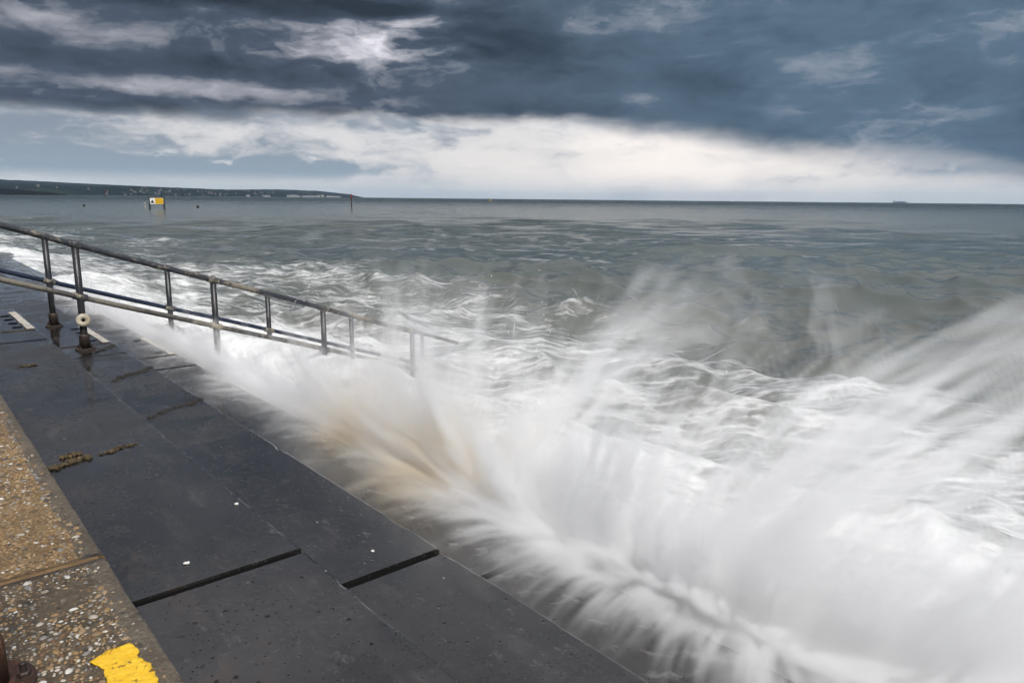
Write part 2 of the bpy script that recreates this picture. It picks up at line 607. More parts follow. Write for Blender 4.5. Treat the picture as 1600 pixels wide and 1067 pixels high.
# foundation under everything
bm = bmesh.new()
box(bm, -0.6, 1.2, JOINTS[0], 60, -1.5, step_z(1) - 0.30)
box(bm, 1.205, 3.0, JOINTS[0], 60, -1.5, step_z(4) - 0.30)
box(bm, 3.005, 6.0, JOINTS[0], 60, -1.5, step_z(8) - 0.30)
link('foundation', bm_mesh(bm), wall, M_JOINT)

# coping: two blocks of exposed aggregate, joint at JOINT0
COP_Z = step_z(0)
COP_J = 2.425
for i, (a, b, mt) in enumerate(((-2.95, COP_J - 0.012, M_MATRIX_GREY), (COP_J + 0.012, COP_J + 5.4, M_MATRIX_TAN), (COP_J + 5.424, 60, M_MATRIX_TAN))):
    bm = bmesh.new()
    nx, ny = 34, int(min(170, (b - a) * 34))
    nose = nose_x(0)
    xs = [-2.2 + (nose - 0.012 + 2.2) * (k / nx) ** 0.35 for k in range(nx + 1)]
    ys = [a + (b - a) * k / ny for k in range(ny + 1)]
    grid = []
    for y in ys:
        row = []
        for k, x in enumerate(xs):
            wob = mnoise.noise((x * 6, y * 6, 3)) * 0.004 + mnoise.noise((x * 22, y * 22, 7)) * 0.0022
            if nose - x < 0.11:
                wob *= 0.6
            row.append(bm.verts.new((x, y, COP_Z + wob)))
        e = mnoise.noise((y * 3.1, 1, 9)) * 0.004 + mnoise.noise((y * 14, 1, 9)) * 0.003
        row.append(bm.verts.new((nose - 0.004 + e, y, COP_Z - 0.005)))
        row.append(bm.verts.new((nose + e, y, COP_Z - 0.016)))
        row.append(bm.verts.new((nose + e * 0.6, y, COP_Z - 0.34)))
        grid.append(row)
    for r0, r1 in zip(grid, grid[1:]):
        for k in range(len(r0) - 1):
            f = bm.faces.new((r0[k], r0[k + 1], r1[k + 1], r1[k]))
            f.smooth = True
            xm = (r0[k].co.x + r0[k + 1].co.x) / 2
            if xm > nose - 0.055 and k >= nx - 3:
                f.material_index = 1
    for row in (grid[0], grid[-1]):
        lows = [bm.verts.new((v.co.x, v.co.y, COP_Z - 0.34)) for v in (row[0], row[-1])]
        bm.faces.new(row + [lows[1], lows[0]])
    co = link('coping_block', bm_mesh(bm), wall, [mt, M_LIP])
    if i == 0:
        cop0 = co
    elif i == 1:
        cop1 = co
bm = bmesh.new()
box(bm, -2.0, nose_x(0) - 0.02, COP_J - 0.0118, COP_J + 0.0118, COP_Z - 0.2, COP_Z - 0.001)
link('mortar_joint', bm_mesh(bm), wall, mat_simple('brown_mortar', (0.20, 0.125, 0.055), 0.7, col2=(0.12, 0.07, 0.03), scale=20))

# pebbles set in the coping
def dome(kind):
    r = random.Random(kind)
    n = 8
    bm = bmesh.new()
    ph = [r.uniform(0.85, 1.15) for _ in range(n)]
    rings = []
    for rad, h in ((1.0, -0.25), (0.93, 0.18), (0.58, 0.46)):
        rings.append([bm.verts.new((math.cos(2 * math.pi * k / n) * rad * ph[k], math.sin(2 * math.pi * k / n) * rad * ph[k] * 0.72, h * (1 + 0.15 * (ph[k] - 1)))) for k in range(n)])
    top = bm.verts.new((0, 0, 0.54))
    for a, b in zip(rings, rings[1:]):
        for k in range(n):
            bm.faces.new((a[k], a[(k + 1) % n], b[(k + 1) % n], b[k]))
    for k in range(n):
        bm.faces.new((rings[-1][k], rings[-1][(k + 1) % n], top))
    return bm


DOMES = []
for k in range(4):
    bm = dome(k)
    vs = np.array([v.co[:] for v in bm.verts])
    bm.verts.index_update()
    fs = [[v.index for v in f.verts] for f in bm.faces]
    bm.free()
    DOMES.append((vs, fs))
dome_me = {}
for k in range(4):
    for mi in range(len(PEB)):
        me = bpy.data.meshes.new('pebble')
        me.from_pydata([tuple(v) for v in DOMES[k][0]], [], DOMES[k][1])
        me.polygons.foreach_set('use_smooth', [True] * len(me.polygons))
        me.materials.append(PEB[mi])
        dome_me[k, mi] = me


def scatter(block, y0, y1, density, sizes, weights, seed):
    r = random.Random(seed)
    n = int((y1 - y0) * 0.62 * density)
    cell, items = {}, []
    for _ in range(n):
        x = r.uniform(-0.20, nose_x(0) - 0.03)
        y = r.uniform(y0, y1)
        if (nose_x(0) - x) < 0.055 + 0.03 * mnoise.noise((y * 7, 2, 2)) and r.random() > 0.10:
            continue
        if x / y < 0.02:
            continue
        sz = min(sizes[1], sizes[0] * math.exp(abs(r.gauss(0, 0.62))))
        key = (int(x / 0.03), int(y / 0.03))
        ok = True
        for i in (-1, 0, 1):
            for j in (-1, 0, 1):
                for (px, py, ps) in cell.get((key[0] + i, key[1] + j), ()):
                    if (px - x) ** 2 + (py - y) ** 2 < (0.74 * (ps + sz)) ** 2:
                        ok = False
        if not ok:
            continue
        cell.setdefault(key, []).append((x, y, sz))
        items.append((x, y, sz, r.uniform(0, math.pi), r.choices(range(len(PEB)), weights)[0], r.randrange(4), r.uniform(-0.25, 0.25)))
    return items


allp = []
for blk, it in ((cop0, scatter(cop0, 1.35, COP_J - 0.03, 13000, (0.0036, 0.0135), (8, 5, 5, 5, 7, 2, 4), 3)),
                (cop1, scatter(cop1, COP_J + 0.03, 5.2, 14000, (0.0045, 0.013), (9, 9, 2.5, 3, 6, 0.7, 2.5), 4))):
    allp += [(blk, q) for q in it]
allp.sort(key=lambda a: -(a[1][2] / (a[1][1] ** 2 + 1.2) ** 0.5))
rest = {cop0: [], cop1: []}
for idx, (blk, (x, y, sz, rz, mi, k, tl)) in enumerate(allp):
    mat4 = Matrix.Translation((x, y, COP_Z - sz * 0.08)) @ Matrix.Rotation(rz, 4, 'Z') @ Matrix.Rotation(tl, 4, 'X') @ Matrix.Diagonal((sz, sz, sz * 0.75, 1))
    if idx < 300:
        o = bpy.data.objects.new('pebble', dome_me[k, mi])
        COL.objects.link(o)
        o.parent = blk
        o.matrix_local = mat4
    else:
        rest[blk].append((mat4, mi, k))
for blk, lst in rest.items():
    V, F, MI, off = [], [], [], 0
    for mat4, mi, k in lst:
        vs, fs = DOMES[k]
        a = np.array(mat4)
        V.append(vs @ a[:3, :3].T + a[:3, 3])
        F += [[i + off for i in f] for f in fs]
        MI += [mi] * len(fs)
        off += len(vs)
    me = bpy.data.meshes.new('pebbles')
    me.from_pydata(np.concatenate(V).tolist(), [], F)
    me.polygons.foreach_set('material_index', MI)
    me.polygons.foreach_set('use_smooth', [True] * len(F))
    for x in PEB:
        me.materials.append(x)
    o = link('small_pebbles', me, blk)
    o['kind'] = 'stuff'

# yellow paint patch, ragged, thin, draped over the aggregate
def patch_mesh(outline, z, th):
    bm = bmesh.new()
    pts = []
    for (ax, ay), (bx, by) in zip(outline, outline[1:] + outline[:1]):
        for k in range(7):
            f = k / 7
            x, y = ax + (bx - ax) * f, ay + (by - ay) * f
            x += mnoise.noise((x * 60, y * 60, 1)) * 0.006
            y += mnoise.noise((x * 60, y * 60, 8)) * 0.006
            pts.append((x, y))
    f = bm.faces.new([bm.verts.new((x, y, z)) for x, y in pts])
    bmesh.ops.triangulate(bm, faces=[f])
    for _ in range(3):
        bmesh.ops.subdivide_edges(bm, edges=[e for e in bm.edges if e.calc_length() > 0.012], cuts=1)
        bmesh.ops.triangulate(bm, faces=bm.faces[:])
    for v in bm.verts:
        v.co.z += mnoise.noise((v.co.x * 45, v.co.y * 45, 4)) * 0.0010 + mnoise.noise((v.co.x * 110, v.co.y * 110, 4)) * 0.0012
    r = bmesh.ops.extrude_face_region(bm, geom=bm.faces[:])
    for g in r['geom']:
        if isinstance(g, bmesh.types.BMVert):
            g.co.z += th
    bmesh.ops.recalc_face_normals(bm, faces=bm.faces[:])
    return bm_mesh(bm, 'patch', True)


def mat_yellow():
    mt, t, out = material('yellow_line_paint')
    p = t.geo()
    n = t.noise(p, 30, 5, 0.6)
    c = t.mix(t.ss(n, 0.35, 0.7), (0.72, 0.42, 0.015), (0.80, 0.52, 0.035))
    crack = t.ss(t.voro(t.vadd(p, t.vmul(t.node('ShaderNodeTexNoise').outputs['Color'], (.01, .01, .01))), 34, 'DISTANCE_TO_EDGE'), 0.035, 0.0)
    c = t.mix(t.mul(crack, t.ss(t.noise(p, 14, 3, 0.5), 0.5, 0.62)), c, (0.25, 0.12, 0.01))
    c = t.mix(t.mul(t.ss(t.noise(p, 34, 6, 0.68), 0.56, 0.64), t.ss(t.noise(p, 12, 3, 0.5), 0.46, 0.60)), c, (0.13, 0.07, 0.02))
    b = principled(t, c, 0.42, t.bump(t.add(n, t.mul(t.noise(p, 90, 4, 0.6), 0.5)), 0.5, 0.006))
    t.l.new(b.outputs[0], out.inputs[0])
    return mt


M_YEL = mat_yellow()
yo = link('paint_patch', patch_mesh([(0.262, 1.845), (0.300, 1.865), (0.352, 1.868), (0.366, 1.825), (0.352, 1.790), (0.372, 1.745), (0.366, 1.66), (0.372, 1.55), (0.25, 1.55), (0.268, 1.70), (0.282, 1.79)], COP_Z + 0.0035, 0.004), wall, M_YEL)
yo['label'] = 'flaking bright yellow paint patch on the coping'

# white strips on the nosings and the silted joint between the rails
for s in (1, 2, 3, 4):
    bm = bmesh.new()
    ya, yb = 8.57, 9.92 - 0.1 * (s > 1)
    n = 22
    grid = []
    for k in range(n + 1):
        y = ya + (yb - ya) * k / n
        e0 = mnoise.noise((y * 5, s, 1)) * 0.010
        grid.append([bm.verts.new((nose_x(s) - 0.085 + e0, y, step_z(s) + 0.0045)), bm.verts.new((nose_x(s) - 0.016, y, step_z(s) + 0.0045))])
    for a, b in zip(grid, grid[1:]):
        bm.faces.new((a[0], a[1], b[1], b[0]))
    r = bmesh.ops.extrude_face_region(bm, geom=bm.faces[:])
    for g in r['geom']:
        if isinstance(g, bmesh.types.BMVert):
            g.co.z += 0.004
    bmesh.ops.recalc_face_normals(bm, faces=bm.faces[:])
    link('nosing_strip', bm_mesh(bm), wall, M_STRIP)
    bm = bmesh.new()
    for k in range(14):
        xa, xb = nose_x(s - 1) + 0.01, nose_x(s) - 0.02
        xx = xa + (xb - xa) * k / 14
        w = 0.014 + 0.010 * random.random()
        yy = 8.545 + random.uniform(-0.006, 0.006)
        box(bm, xx, xx + (xb - xa) / 14 * 0.96, yy - w, yy + w, step_z(s) - 0.01, step_z(s) + 0.004 + 0.005 * random.random(), 0.003)
    link('silt_line', bm_mesh(bm), wall, M_DIRT)
    for k in range(4):
        bm = bmesh.new()
        yy = 8.75 + 0.30 * k
        box(bm, nose_x(s) - 0.185, nose_x(s) - 0.105, yy, yy + 0.04, step_z(s) - 0.02, step_z(s) + 0.006, 0.002)  # dark block standing in for the small shadows of the half steps
        link('shadow_mark', bm_mesh(bm), wall, M_JOINT)

# ------------------------------------------------------------------ handrails
def mat_rail(name, dark, worn, thresh):
    mt, t, out = material(name)
    p = t.geo()
    a = t.noise(p, 2.6, 5, 0.65)
    b_ = t.noise(p, 26, 5, 0.65)
    v = t.add(a, t.mul(t.sub(b_, 0.5), 0.45))
    f = t.ss(v, thresh - 0.05, thresh + 0.07)
    c = t.mix(f, dark, worn)
    c = t.mix(t.mul(t.ss(t.noise(p, 55, 4, 0.6), 0.60, 0.72), 0.6), c, (0.10, 0.07, 0.045))
    b = principled(t, c, t.lin(f, 0, 1, 0.30, 0.6), t.bump(t.add(t.mul(f, 0.4), b_), 0.35, 0.006), 0.5)
    t.l.new(b.outputs[0], out.inputs[0])
    return mt


M_RAIL_TOP = mat_rail('worn_top_rail', (0.030, 0.034, 0.042), (0.20, 0.175, 0.135), 0.55)
M_RAIL_BEIGE = mat_rail('worn_beige_rail', (0.07, 0.066, 0.06), (0.16, 0.145, 0.115), 0.50)
M_RAIL_NAVY = mat_rail('navy_rail', (0.010, 0.018, 0.040), (0.10, 0.09, 0.075), 0.66)
M_POST = mat_rail('charcoal_post', (0.022, 0.023, 0.027), (0.13, 0.115, 0.09), 0.62)
M_BALL = mat_rail('worn_ball', (0.04, 0.042, 0.046), (0.28, 0.24, 0.17), 0.5)
M_CREAM = mat_simple('cream_paint', (0.52, 0.47, 0.37), 0.45, col2=(0.32, 0.26, 0.18), scale=18)
M_IRON = mat_simple('dark_iron', (0.018, 0.016, 0.015), 0.5, col2=(0.05, 0.03, 0.02), scale=30)

SLOPE = 0.3335
def rail_z(x): return CAM_Z - SLOPE * x
POSTX = [1.454 + 1.314 * i for i in range(-1, 5)]


def handrail(y, label, mid_mat, x_end, ring, posts):
    root = empty('handrail', (0, y, 0))
    tag(root, label, 'handrail', 'pair of handrails down the sea wall')
    bm = bmesh.new()
    xs = np.linspace(0.05, x_end, 40)
    tube(bm, [(x, 0, rail_z(x) + 0.004 * math.sin(x * 2.3)) for x in xs], 0.0315, 14)
    link('top_rail', bm_mesh(bm, smooth=True), root, M_RAIL_TOP)
    bm = bmesh.new()
    tube(bm, [(x, 0, rail_z(x) - 0.525 + 0.004 * math.sin(x * 1.7 + 1)) for x in xs], 0.0275, 14)
    link('middle_rail', bm_mesh(bm, smooth=True), root, mid_mat)
    for i, px in enumerate(POSTX[:posts]):
        n = 1
        while nose_x(n) < px:
            n += 1
        zb = step_z(n)
        zt = rail_z(px)
        bm = bmesh.new()
        tube(bm, [(px, 0, zb), (px, 0, zb + 0.4), (px, 0, zt)], 0.033, 16)
        po = link('post', bm_mesh(bm, smooth=True), root, M_POST)
        for dz, rr in ((0.0, 0.046), (-0.525, 0.042)):
            bm = bmesh.new()
            bmesh.ops.create_uvsphere(bm, u_segments=18, v_segments=10, radius=rr, matrix=Matrix.Translation((px, 0, zt + dz)))
            q = Vector((1, 0, -SLOPE)).to_track_quat('Z', 'Y')
            lathe(bm, [(0.036, -0.062), (0.038, -0.05), (0.038, 0.05), (0.036, 0.062)], 16, q, (px, 0, zt + dz))
            link('ball_joint', bm_mesh(bm, smooth=True), po, M_BALL)
        bm = bmesh.new()
        lathe(bm, [(0.050, 0.0), (0.050, 0.13), (0.047, 0.145), (0.037, 0.15)], 18, None, (px, 0, zb + 0.012))
        link('sleeve', bm_mesh(bm, smooth=True), po, M_IRON)
        bm = bmesh.new()
        lathe(bm, [(0.095, 0.0), (0.095, 0.012), (0.088, 0.017), (0.05, 0.018)], 20, None, (px, 0, zb))
        for k in range(4):
            a = math.pi / 4 + k * math.pi / 2
            lathe(bm, [(0.013, 0.015), (0.013, 0.034), (0.007, 0.035), (0.007, 0.048)], 6, None, (px + 0.072 * math.cos(a), 0.072 * math.sin(a), zb))
        link('base_flange', bm_mesh(bm), po, M_IRON)
        if ring and i == 1:
            bm = bmesh.new()
            R0, r0 = 0.041, 0.026
            q = Vector((-0.12, -1, 0.12)).to_track_quat('Z', 'Y')
            c = Vector((px - 0.004, -0.055, zt - 0.755))
            vs = []
            for a in range(24):
                ring_v = []
                for b in range(12):
                    A, B = 2 * math.pi * a / 24, 2 * math.pi * b / 12
                    rr = R0 + r0 * math.cos(B)
                    ring_v.append(bm.verts.new(c + q @ Vector((rr * math.cos(A), rr * math.sin(A), r0 * 0.9 * math.sin(B)))))
                vs.append(ring_v)
            for a in range(24):
                for b in range(12):
                    bm.faces.new((vs[a][b], vs[(a + 1) % 24][b], vs[(a + 1) % 24][(b + 1) % 12], vs[a][(b + 1) % 12]))
            link('socket_ring', bm_mesh(bm, smooth=True), po, M_CREAM)
            bm = bmesh.new()
            lathe(bm, [(0.029, -0.02), (0.029, 0.0), (0.017, 0.002)], 16, q, c)
            link('socket_plug', bm_mesh(bm, smooth=True), po, M_JOINT)
    return root


handrail(8.31, 'nearer handrail with beige middle rail and cream ring on its first post', M_RAIL_BEIGE, 5.43, True, 5)
handrail(10.03, 'farther handrail with dark navy middle rail, behind the one with the cream ring', M_RAIL_NAVY, 7.45, False, 6)

# rusty post and bolted plate at the near end of the coping
def mat_rust():
    mt, t, out = material('rusty_iron')
    p = t.geo()
    n = t.noise(p, 22, 6, 0.65)
    c = t.mix(t.ss(n, 0.35, 0.68), (0.030, 0.016, 0.012), (0.095, 0.040, 0.022))
    c = t.mix(t.ss(t.noise(p, 80, 4, 0.6), 0.6, 0.7), c, (0.015, 0.012, 0.012))
    b = principled(t, c, 0.65, t.bump(t.add(n, t.noise(p, 90, 4, 0.7)), 0.6, 0.006), 0.4)
    t.l.new(b.outputs[0], out.inputs[0])
    return mt


M_RUST = mat_rust()
rp = empty('rusty_post', (0.054, 1.885, COP_Z))
tag(rp, 'rusty iron post bolted to the coping at the lower left corner', 'post')
bm = bmesh.new()
tube(bm, [(0, 0, 0.0), (0, 0, 0.10), (0, 0, 0.5), (0, 0, 1.05)], [0.044, 0.040, 0.038, 0.038], 24)
link('shaft', bm_mesh(bm, smooth=True), rp, M_RUST)
bm = bmesh.new()
lathe(bm, [(0.052, 0.0), (0.052, 0.10), (0.048, 0.115), (0.040, 0.12)], 24, None, (0, 0, 0.010))
link('collar', bm_mesh(bm, smooth=True), rp, M_RUST)
bm = bmesh.new()
lathe(bm, [(0.105, 0.0), (0.105, 0.009), (0.099, 0.013), (0.05, 0.014)], 28, None, (0, 0, 0.001))
link('base_plate', bm_mesh(bm), rp, M_RUST)
for k in range(4):
    a = R(-12) + k * math.pi / 2
    bm = bmesh.new()
    c = (0.080 * math.cos(a), 0.080 * math.sin(a), 0.0135)
    lathe(bm, [(0.019, 0.0), (0.019, 0.003), (0.0155, 0.0035)], 16, None, c)
    lathe(bm, [(0.0145, 0.003), (0.0145, 0.013), (0.012, 0.016)], 6, None, c)
    lathe(bm, [(0.0075, 0.014), (0.0075, 0.036), (0.006, 0.038)], 10, None, c)
    link('bolt', bm_mesh(bm), rp, M_IRON)

# ------------------------------------------------------------------ weed in the cracks, shells
def mat_weed():
    mt, t, out = material('brown_weed')
    isl = t.node('ShaderNodeNewGeometry').outputs['Random Per Island']
    c = t.mix(isl, (0.030, 0.022, 0.011), (0.115, 0.075, 0.030))
    c = t.mix(t.ss(t.noise(t.geo(), 40, 3, 0.5), 0.55, 0.7), c, (0.05, 0.05, 0.016))
    b = principled(t, c, 0.5)
    t.l.new(b.outputs[0], out.inputs[0])
    return mt


M_WEED = mat_weed()
M_WEED_WET = mat_simple('black_wet_weed', (0.012, 0.011, 0.009), 0.3, col2=(0.035, 0.027, 0.016), scale=30)


def weed(p0, p1, z, n, height, width, label, seed, wig=0.02):
    r = random.Random(seed)
    bm = bmesh.new()
    for _ in range(n):
        f = r.random()
        # clumpy along the crack
        f = max(0, min(1, f + 0.06 * math.sin(f * 23 + seed)))
        x = p0[0] + (p1[0] - p0[0]) * f + r.gauss(0, width * 0.5)
        y = p0[1] + (p1[1] - p0[1]) * f + math.sin(f * 9 + seed) * wig + r.gauss(0, width)
        a = r.uniform(0, 2 * math.pi)
        h = height * r.uniform(0.35, 1.0)
        L = r.uniform(0.012, 0.035)
        w = r.uniform(0.003, 0.007)
        d = Vector((math.cos(a), math.sin(a), 0))
        e = Vector((-math.sin(a), math.cos(a), 0)) * w
        b0 = Vector((x, y, z - 0.002))
        b1 = b0 + d * L * 0.45 + Vector((0, 0, h))
        b2 = b0 + d * L + Vector((0, 0, h * r.uniform(0.1, 0.7)))
        v = [bm.verts.new(q) for q in (b0 - e, b0 + e, b1 + e, b1 - e, b2)]
        bm.faces.new((v[0], v[1], v[2], v[3]))
        bm.faces.new((v[3], v[2], v[4]))
        if r.random() < 0.30:
            rr = r.uniform(0.004, 0.010)
            bmesh.ops.create_icosphere(bm, subdivisions=1, radius=rr, matrix=Matrix.Translation((x, y, z + rr * 0.4)) @ Matrix.Diagonal((1.5, 1.2, 0.7, 1)))
    o = link('weed_line', bm_mesh(bm, smooth=True), None, M_WEED if z > step_z(1) - 0.05 else M_WEED_WET)
    return tag(o, label, 'weed', 'weed growing in cracks of the steps')


weed((0.425, 4.03), (0.70, 4.11), step_z(1), 420, 0.013, 0.012, 'thick brown weed along a crack of the upper tread beside the coping', 1, 0.012)
weed((0.58, 4.19), (0.66, 4.21), step_z(1), 110, 0.013, 0.012, 'short tuft of brown weed just behind the longest weed line on the upper tread', 2, 0.01)
weed((0.74, 4.13), (0.93, 4.20), step_z(1), 90, 0.008, 0.007, 'thin trailing end of weed in the middle of the upper tread', 3, 0.01)
weed((1.30, 5.42), (1.735, 5.68), step_z(2), 330, 0.010, 0.020, 'dark weed along a slanting crack of the second tread, nearest the camera there', 4, 0.02)
weed((1.36, 6.74), (1.735, 7.02), step_z(2), 330, 0.012, 0.026, 'dark weedy crack of the second tread just before the nearer handrail', 5, 0.03)
weed((1.48, 8.06), (1.735, 8.36), step_z(2), 160, 0.008, 0.022, 'dark weed beside the foot of the post with the cream ring', 6, 0.02)
weed((0.72, 6.72), (0.82, 6.72), step_z(1), 70, 0.008, 0.018, 'small flat weed spot alone on the upper tread', 7, 0.01)

M_SHELL = mat_simple('shell_white', (0.72, 0.70, 0.66), 0.4, scale=60)
for k, (x, y, s, lab) in enumerate(((0.715, 2.64, 1, 'white shell fragment near the upper tread joint'),
                                    (1.50, 2.66, 2, 'white shell fragment near the second tread joint'),
                                    (0.98, 1.02, 1, 'tiny white shell fragment at the bottom edge of the upper tread'),
                                    (1.05, 3.05, 1, 'small pale shell fragment by the nosing of the upper tread'))):
    r = random.Random(k)
    bm = bmesh.new()
    c = bm.verts.new((0, 0, 0.007))
    rim = [bm.verts.new((math.cos(a) * 0.013 * r.uniform(0.5, 1.2), math.sin(a) * 0.009 * r.uniform(0.6, 1.2), 0.002 + 0.002 * r.random())) for a in np.linspace(0, 2 * math.pi, 9)[:-1]]
    low = [bm.verts.new((v.co.x * 0.9, v.co.y * 0.9, -0.001)) for v in rim]
    for i in range(8):
        bm.faces.new((c, rim[i], rim[(i + 1) % 8]))
        bm.faces.new((rim[i], low[i], low[(i + 1) % 8], rim[(i + 1) % 8]))
    bm.faces.new(low[::-1])
    o = link('shell_fragment', bm_mesh(bm), None, M_SHELL)
    o.location = (x, y, step_z(s))
    o.rotation_euler.z = r.uniform(0, 6)
    tag(o, lab, 'shell', 'shell fragments on the steps')

# ------------------------------------------------------------------ sea
def wave_comps():
    r = np.random.default_rng(5)
    out = []
    toward = math.atan2(-math.cos(HEAD), -math.sin(HEAD))       # travelling direction: towards the wall and camera
    for lam, amp, spread, n in ((17, 0.055, 0.28, 3), (9, 0.056, 0.36, 5), (5.2, 0.050, 0.46, 9), (2.9, 0.037, 0.58, 16), (1.6, 0.0185, 0.75, 22), (0.85, 0.0078, 0.9, 22), (0.45, 0.0030, 1.0, 18)):
        for _ in range(n):
            l = lam * math.exp(r.normal(0, 0.22))
            a = toward + r.normal(0, spread)
            out.append((2 * math.pi / l, a, amp * r.uniform(0.5, 1.3), r.uniform(0, 2 * math.pi), l))
    return out


COMPS = wave_comps()


def runup(x, y):
    """Water piled against the steps by the breaking wave."""
    m_ = 0.72 + 0.30 * fbm2(x * 0.3, y, 0.45, 3, 3)
    z = m_ * 0.92 * np.exp(-((x - 3.5) / 1.45) ** 2) * (0.55 + 0.45 * np.exp(-np.maximum(0, y - 11) / 14))
    z += 0.16 * np.exp(-((x - 6.5) / 3.2) ** 2)
    z += 0.20 * fbm2(x, y, 0.8, 4, 8) * np.exp(-((x - 4.5) / 2.4) ** 2)
    z += 0.09 * fbm2(x, y, 2.3, 4, 6) * np.exp(-((x - 4.0) / 2.6) ** 2)
    return z


def sea_height(x, y, cell):
    z = np.zeros_like(x)
    hx_, hy_ = np.zeros_like(x), np.zeros_like(x)
    grp = 0.75 + 0.5 * fbm2(x, y, 0.045, 2, 2)
    for k, a, A, ph, lam in COMPS:
        w = np.clip((lam / cell - 2.2) / 3.0, 0, 1)
        arg = k * (x * math.cos(a) + y * math.sin(a)) + ph
        z += A * w * np.cos(arg) * grp
        q = 0.85 * A * w * np.sin(arg) * grp
        hx_ -= q * math.cos(a)
        hy_ -= q * math.sin(a)
    damp = np.clip((x - 1.0) / 5.0, 0.25, 1.0)
    return z * damp + runup(x, y), hx_ * damp, hy_ * damp


NA = 1180
th = np.linspace(R(-54), R(60), NA) + HEAD
# ring radii spaced by dip angle, so the rows shrink with distance as the waves do
dip = np.radians(np.concatenate([np.linspace(66, 40, 60)[:-1], np.linspace(40, 14, 190)[:-1], np.linspace(14, 0.30, 300)[:-1], np.geomspace(0.30, 0.0052, 60)]))
NR = len(dip)
rad = CAM_Z / np.tan(dip)
rad[-1] = 32000
RR, TH = np.meshgrid(rad, th, indexing='ij')
X0, Y0 = RR * np.sin(TH), RR * np.cos(TH)
dr = np.gradient(rad)
cell = np.maximum(RR * (th[1] - th[0]), dr[:, None] * 0.7)
Z, DX, DY = sea_height(X0, Y0, cell)
foam = np.clip(0.80 - (X0 - 3.0) / 24.0, 0, 1.0) * np.clip(2.0 - X0 / 11.0, 0, 1) * np.exp(-np.maximum(0, Y0 - 30) / 70)
foam += 0.46 * fbm2(X0, Y0, 0.22, 4, 4) * np.clip(1.6 - X0 / 18, 0, 1)
foam += 0.35 * np.clip(Z - 0.12, 0, 0.6) * np.clip(1.5 - X0 / 22, 0, 1)
foam = np.clip(foam, 0, 1.2)
V = np.stack([X0 + DX, Y0 + DY, Z], -1).reshape(-1, 3)
ii = np.arange(NR * NA).reshape(NR, NA)
F = np.stack([ii[:-1, :-1], ii[:-1, 1:], ii[1:, 1:], ii[1:, :-1]], -1).reshape(-1, 4)[:, ::-1]
me = np_mesh('sea', V, F)
fattr(me, 'foam', foam.ravel())


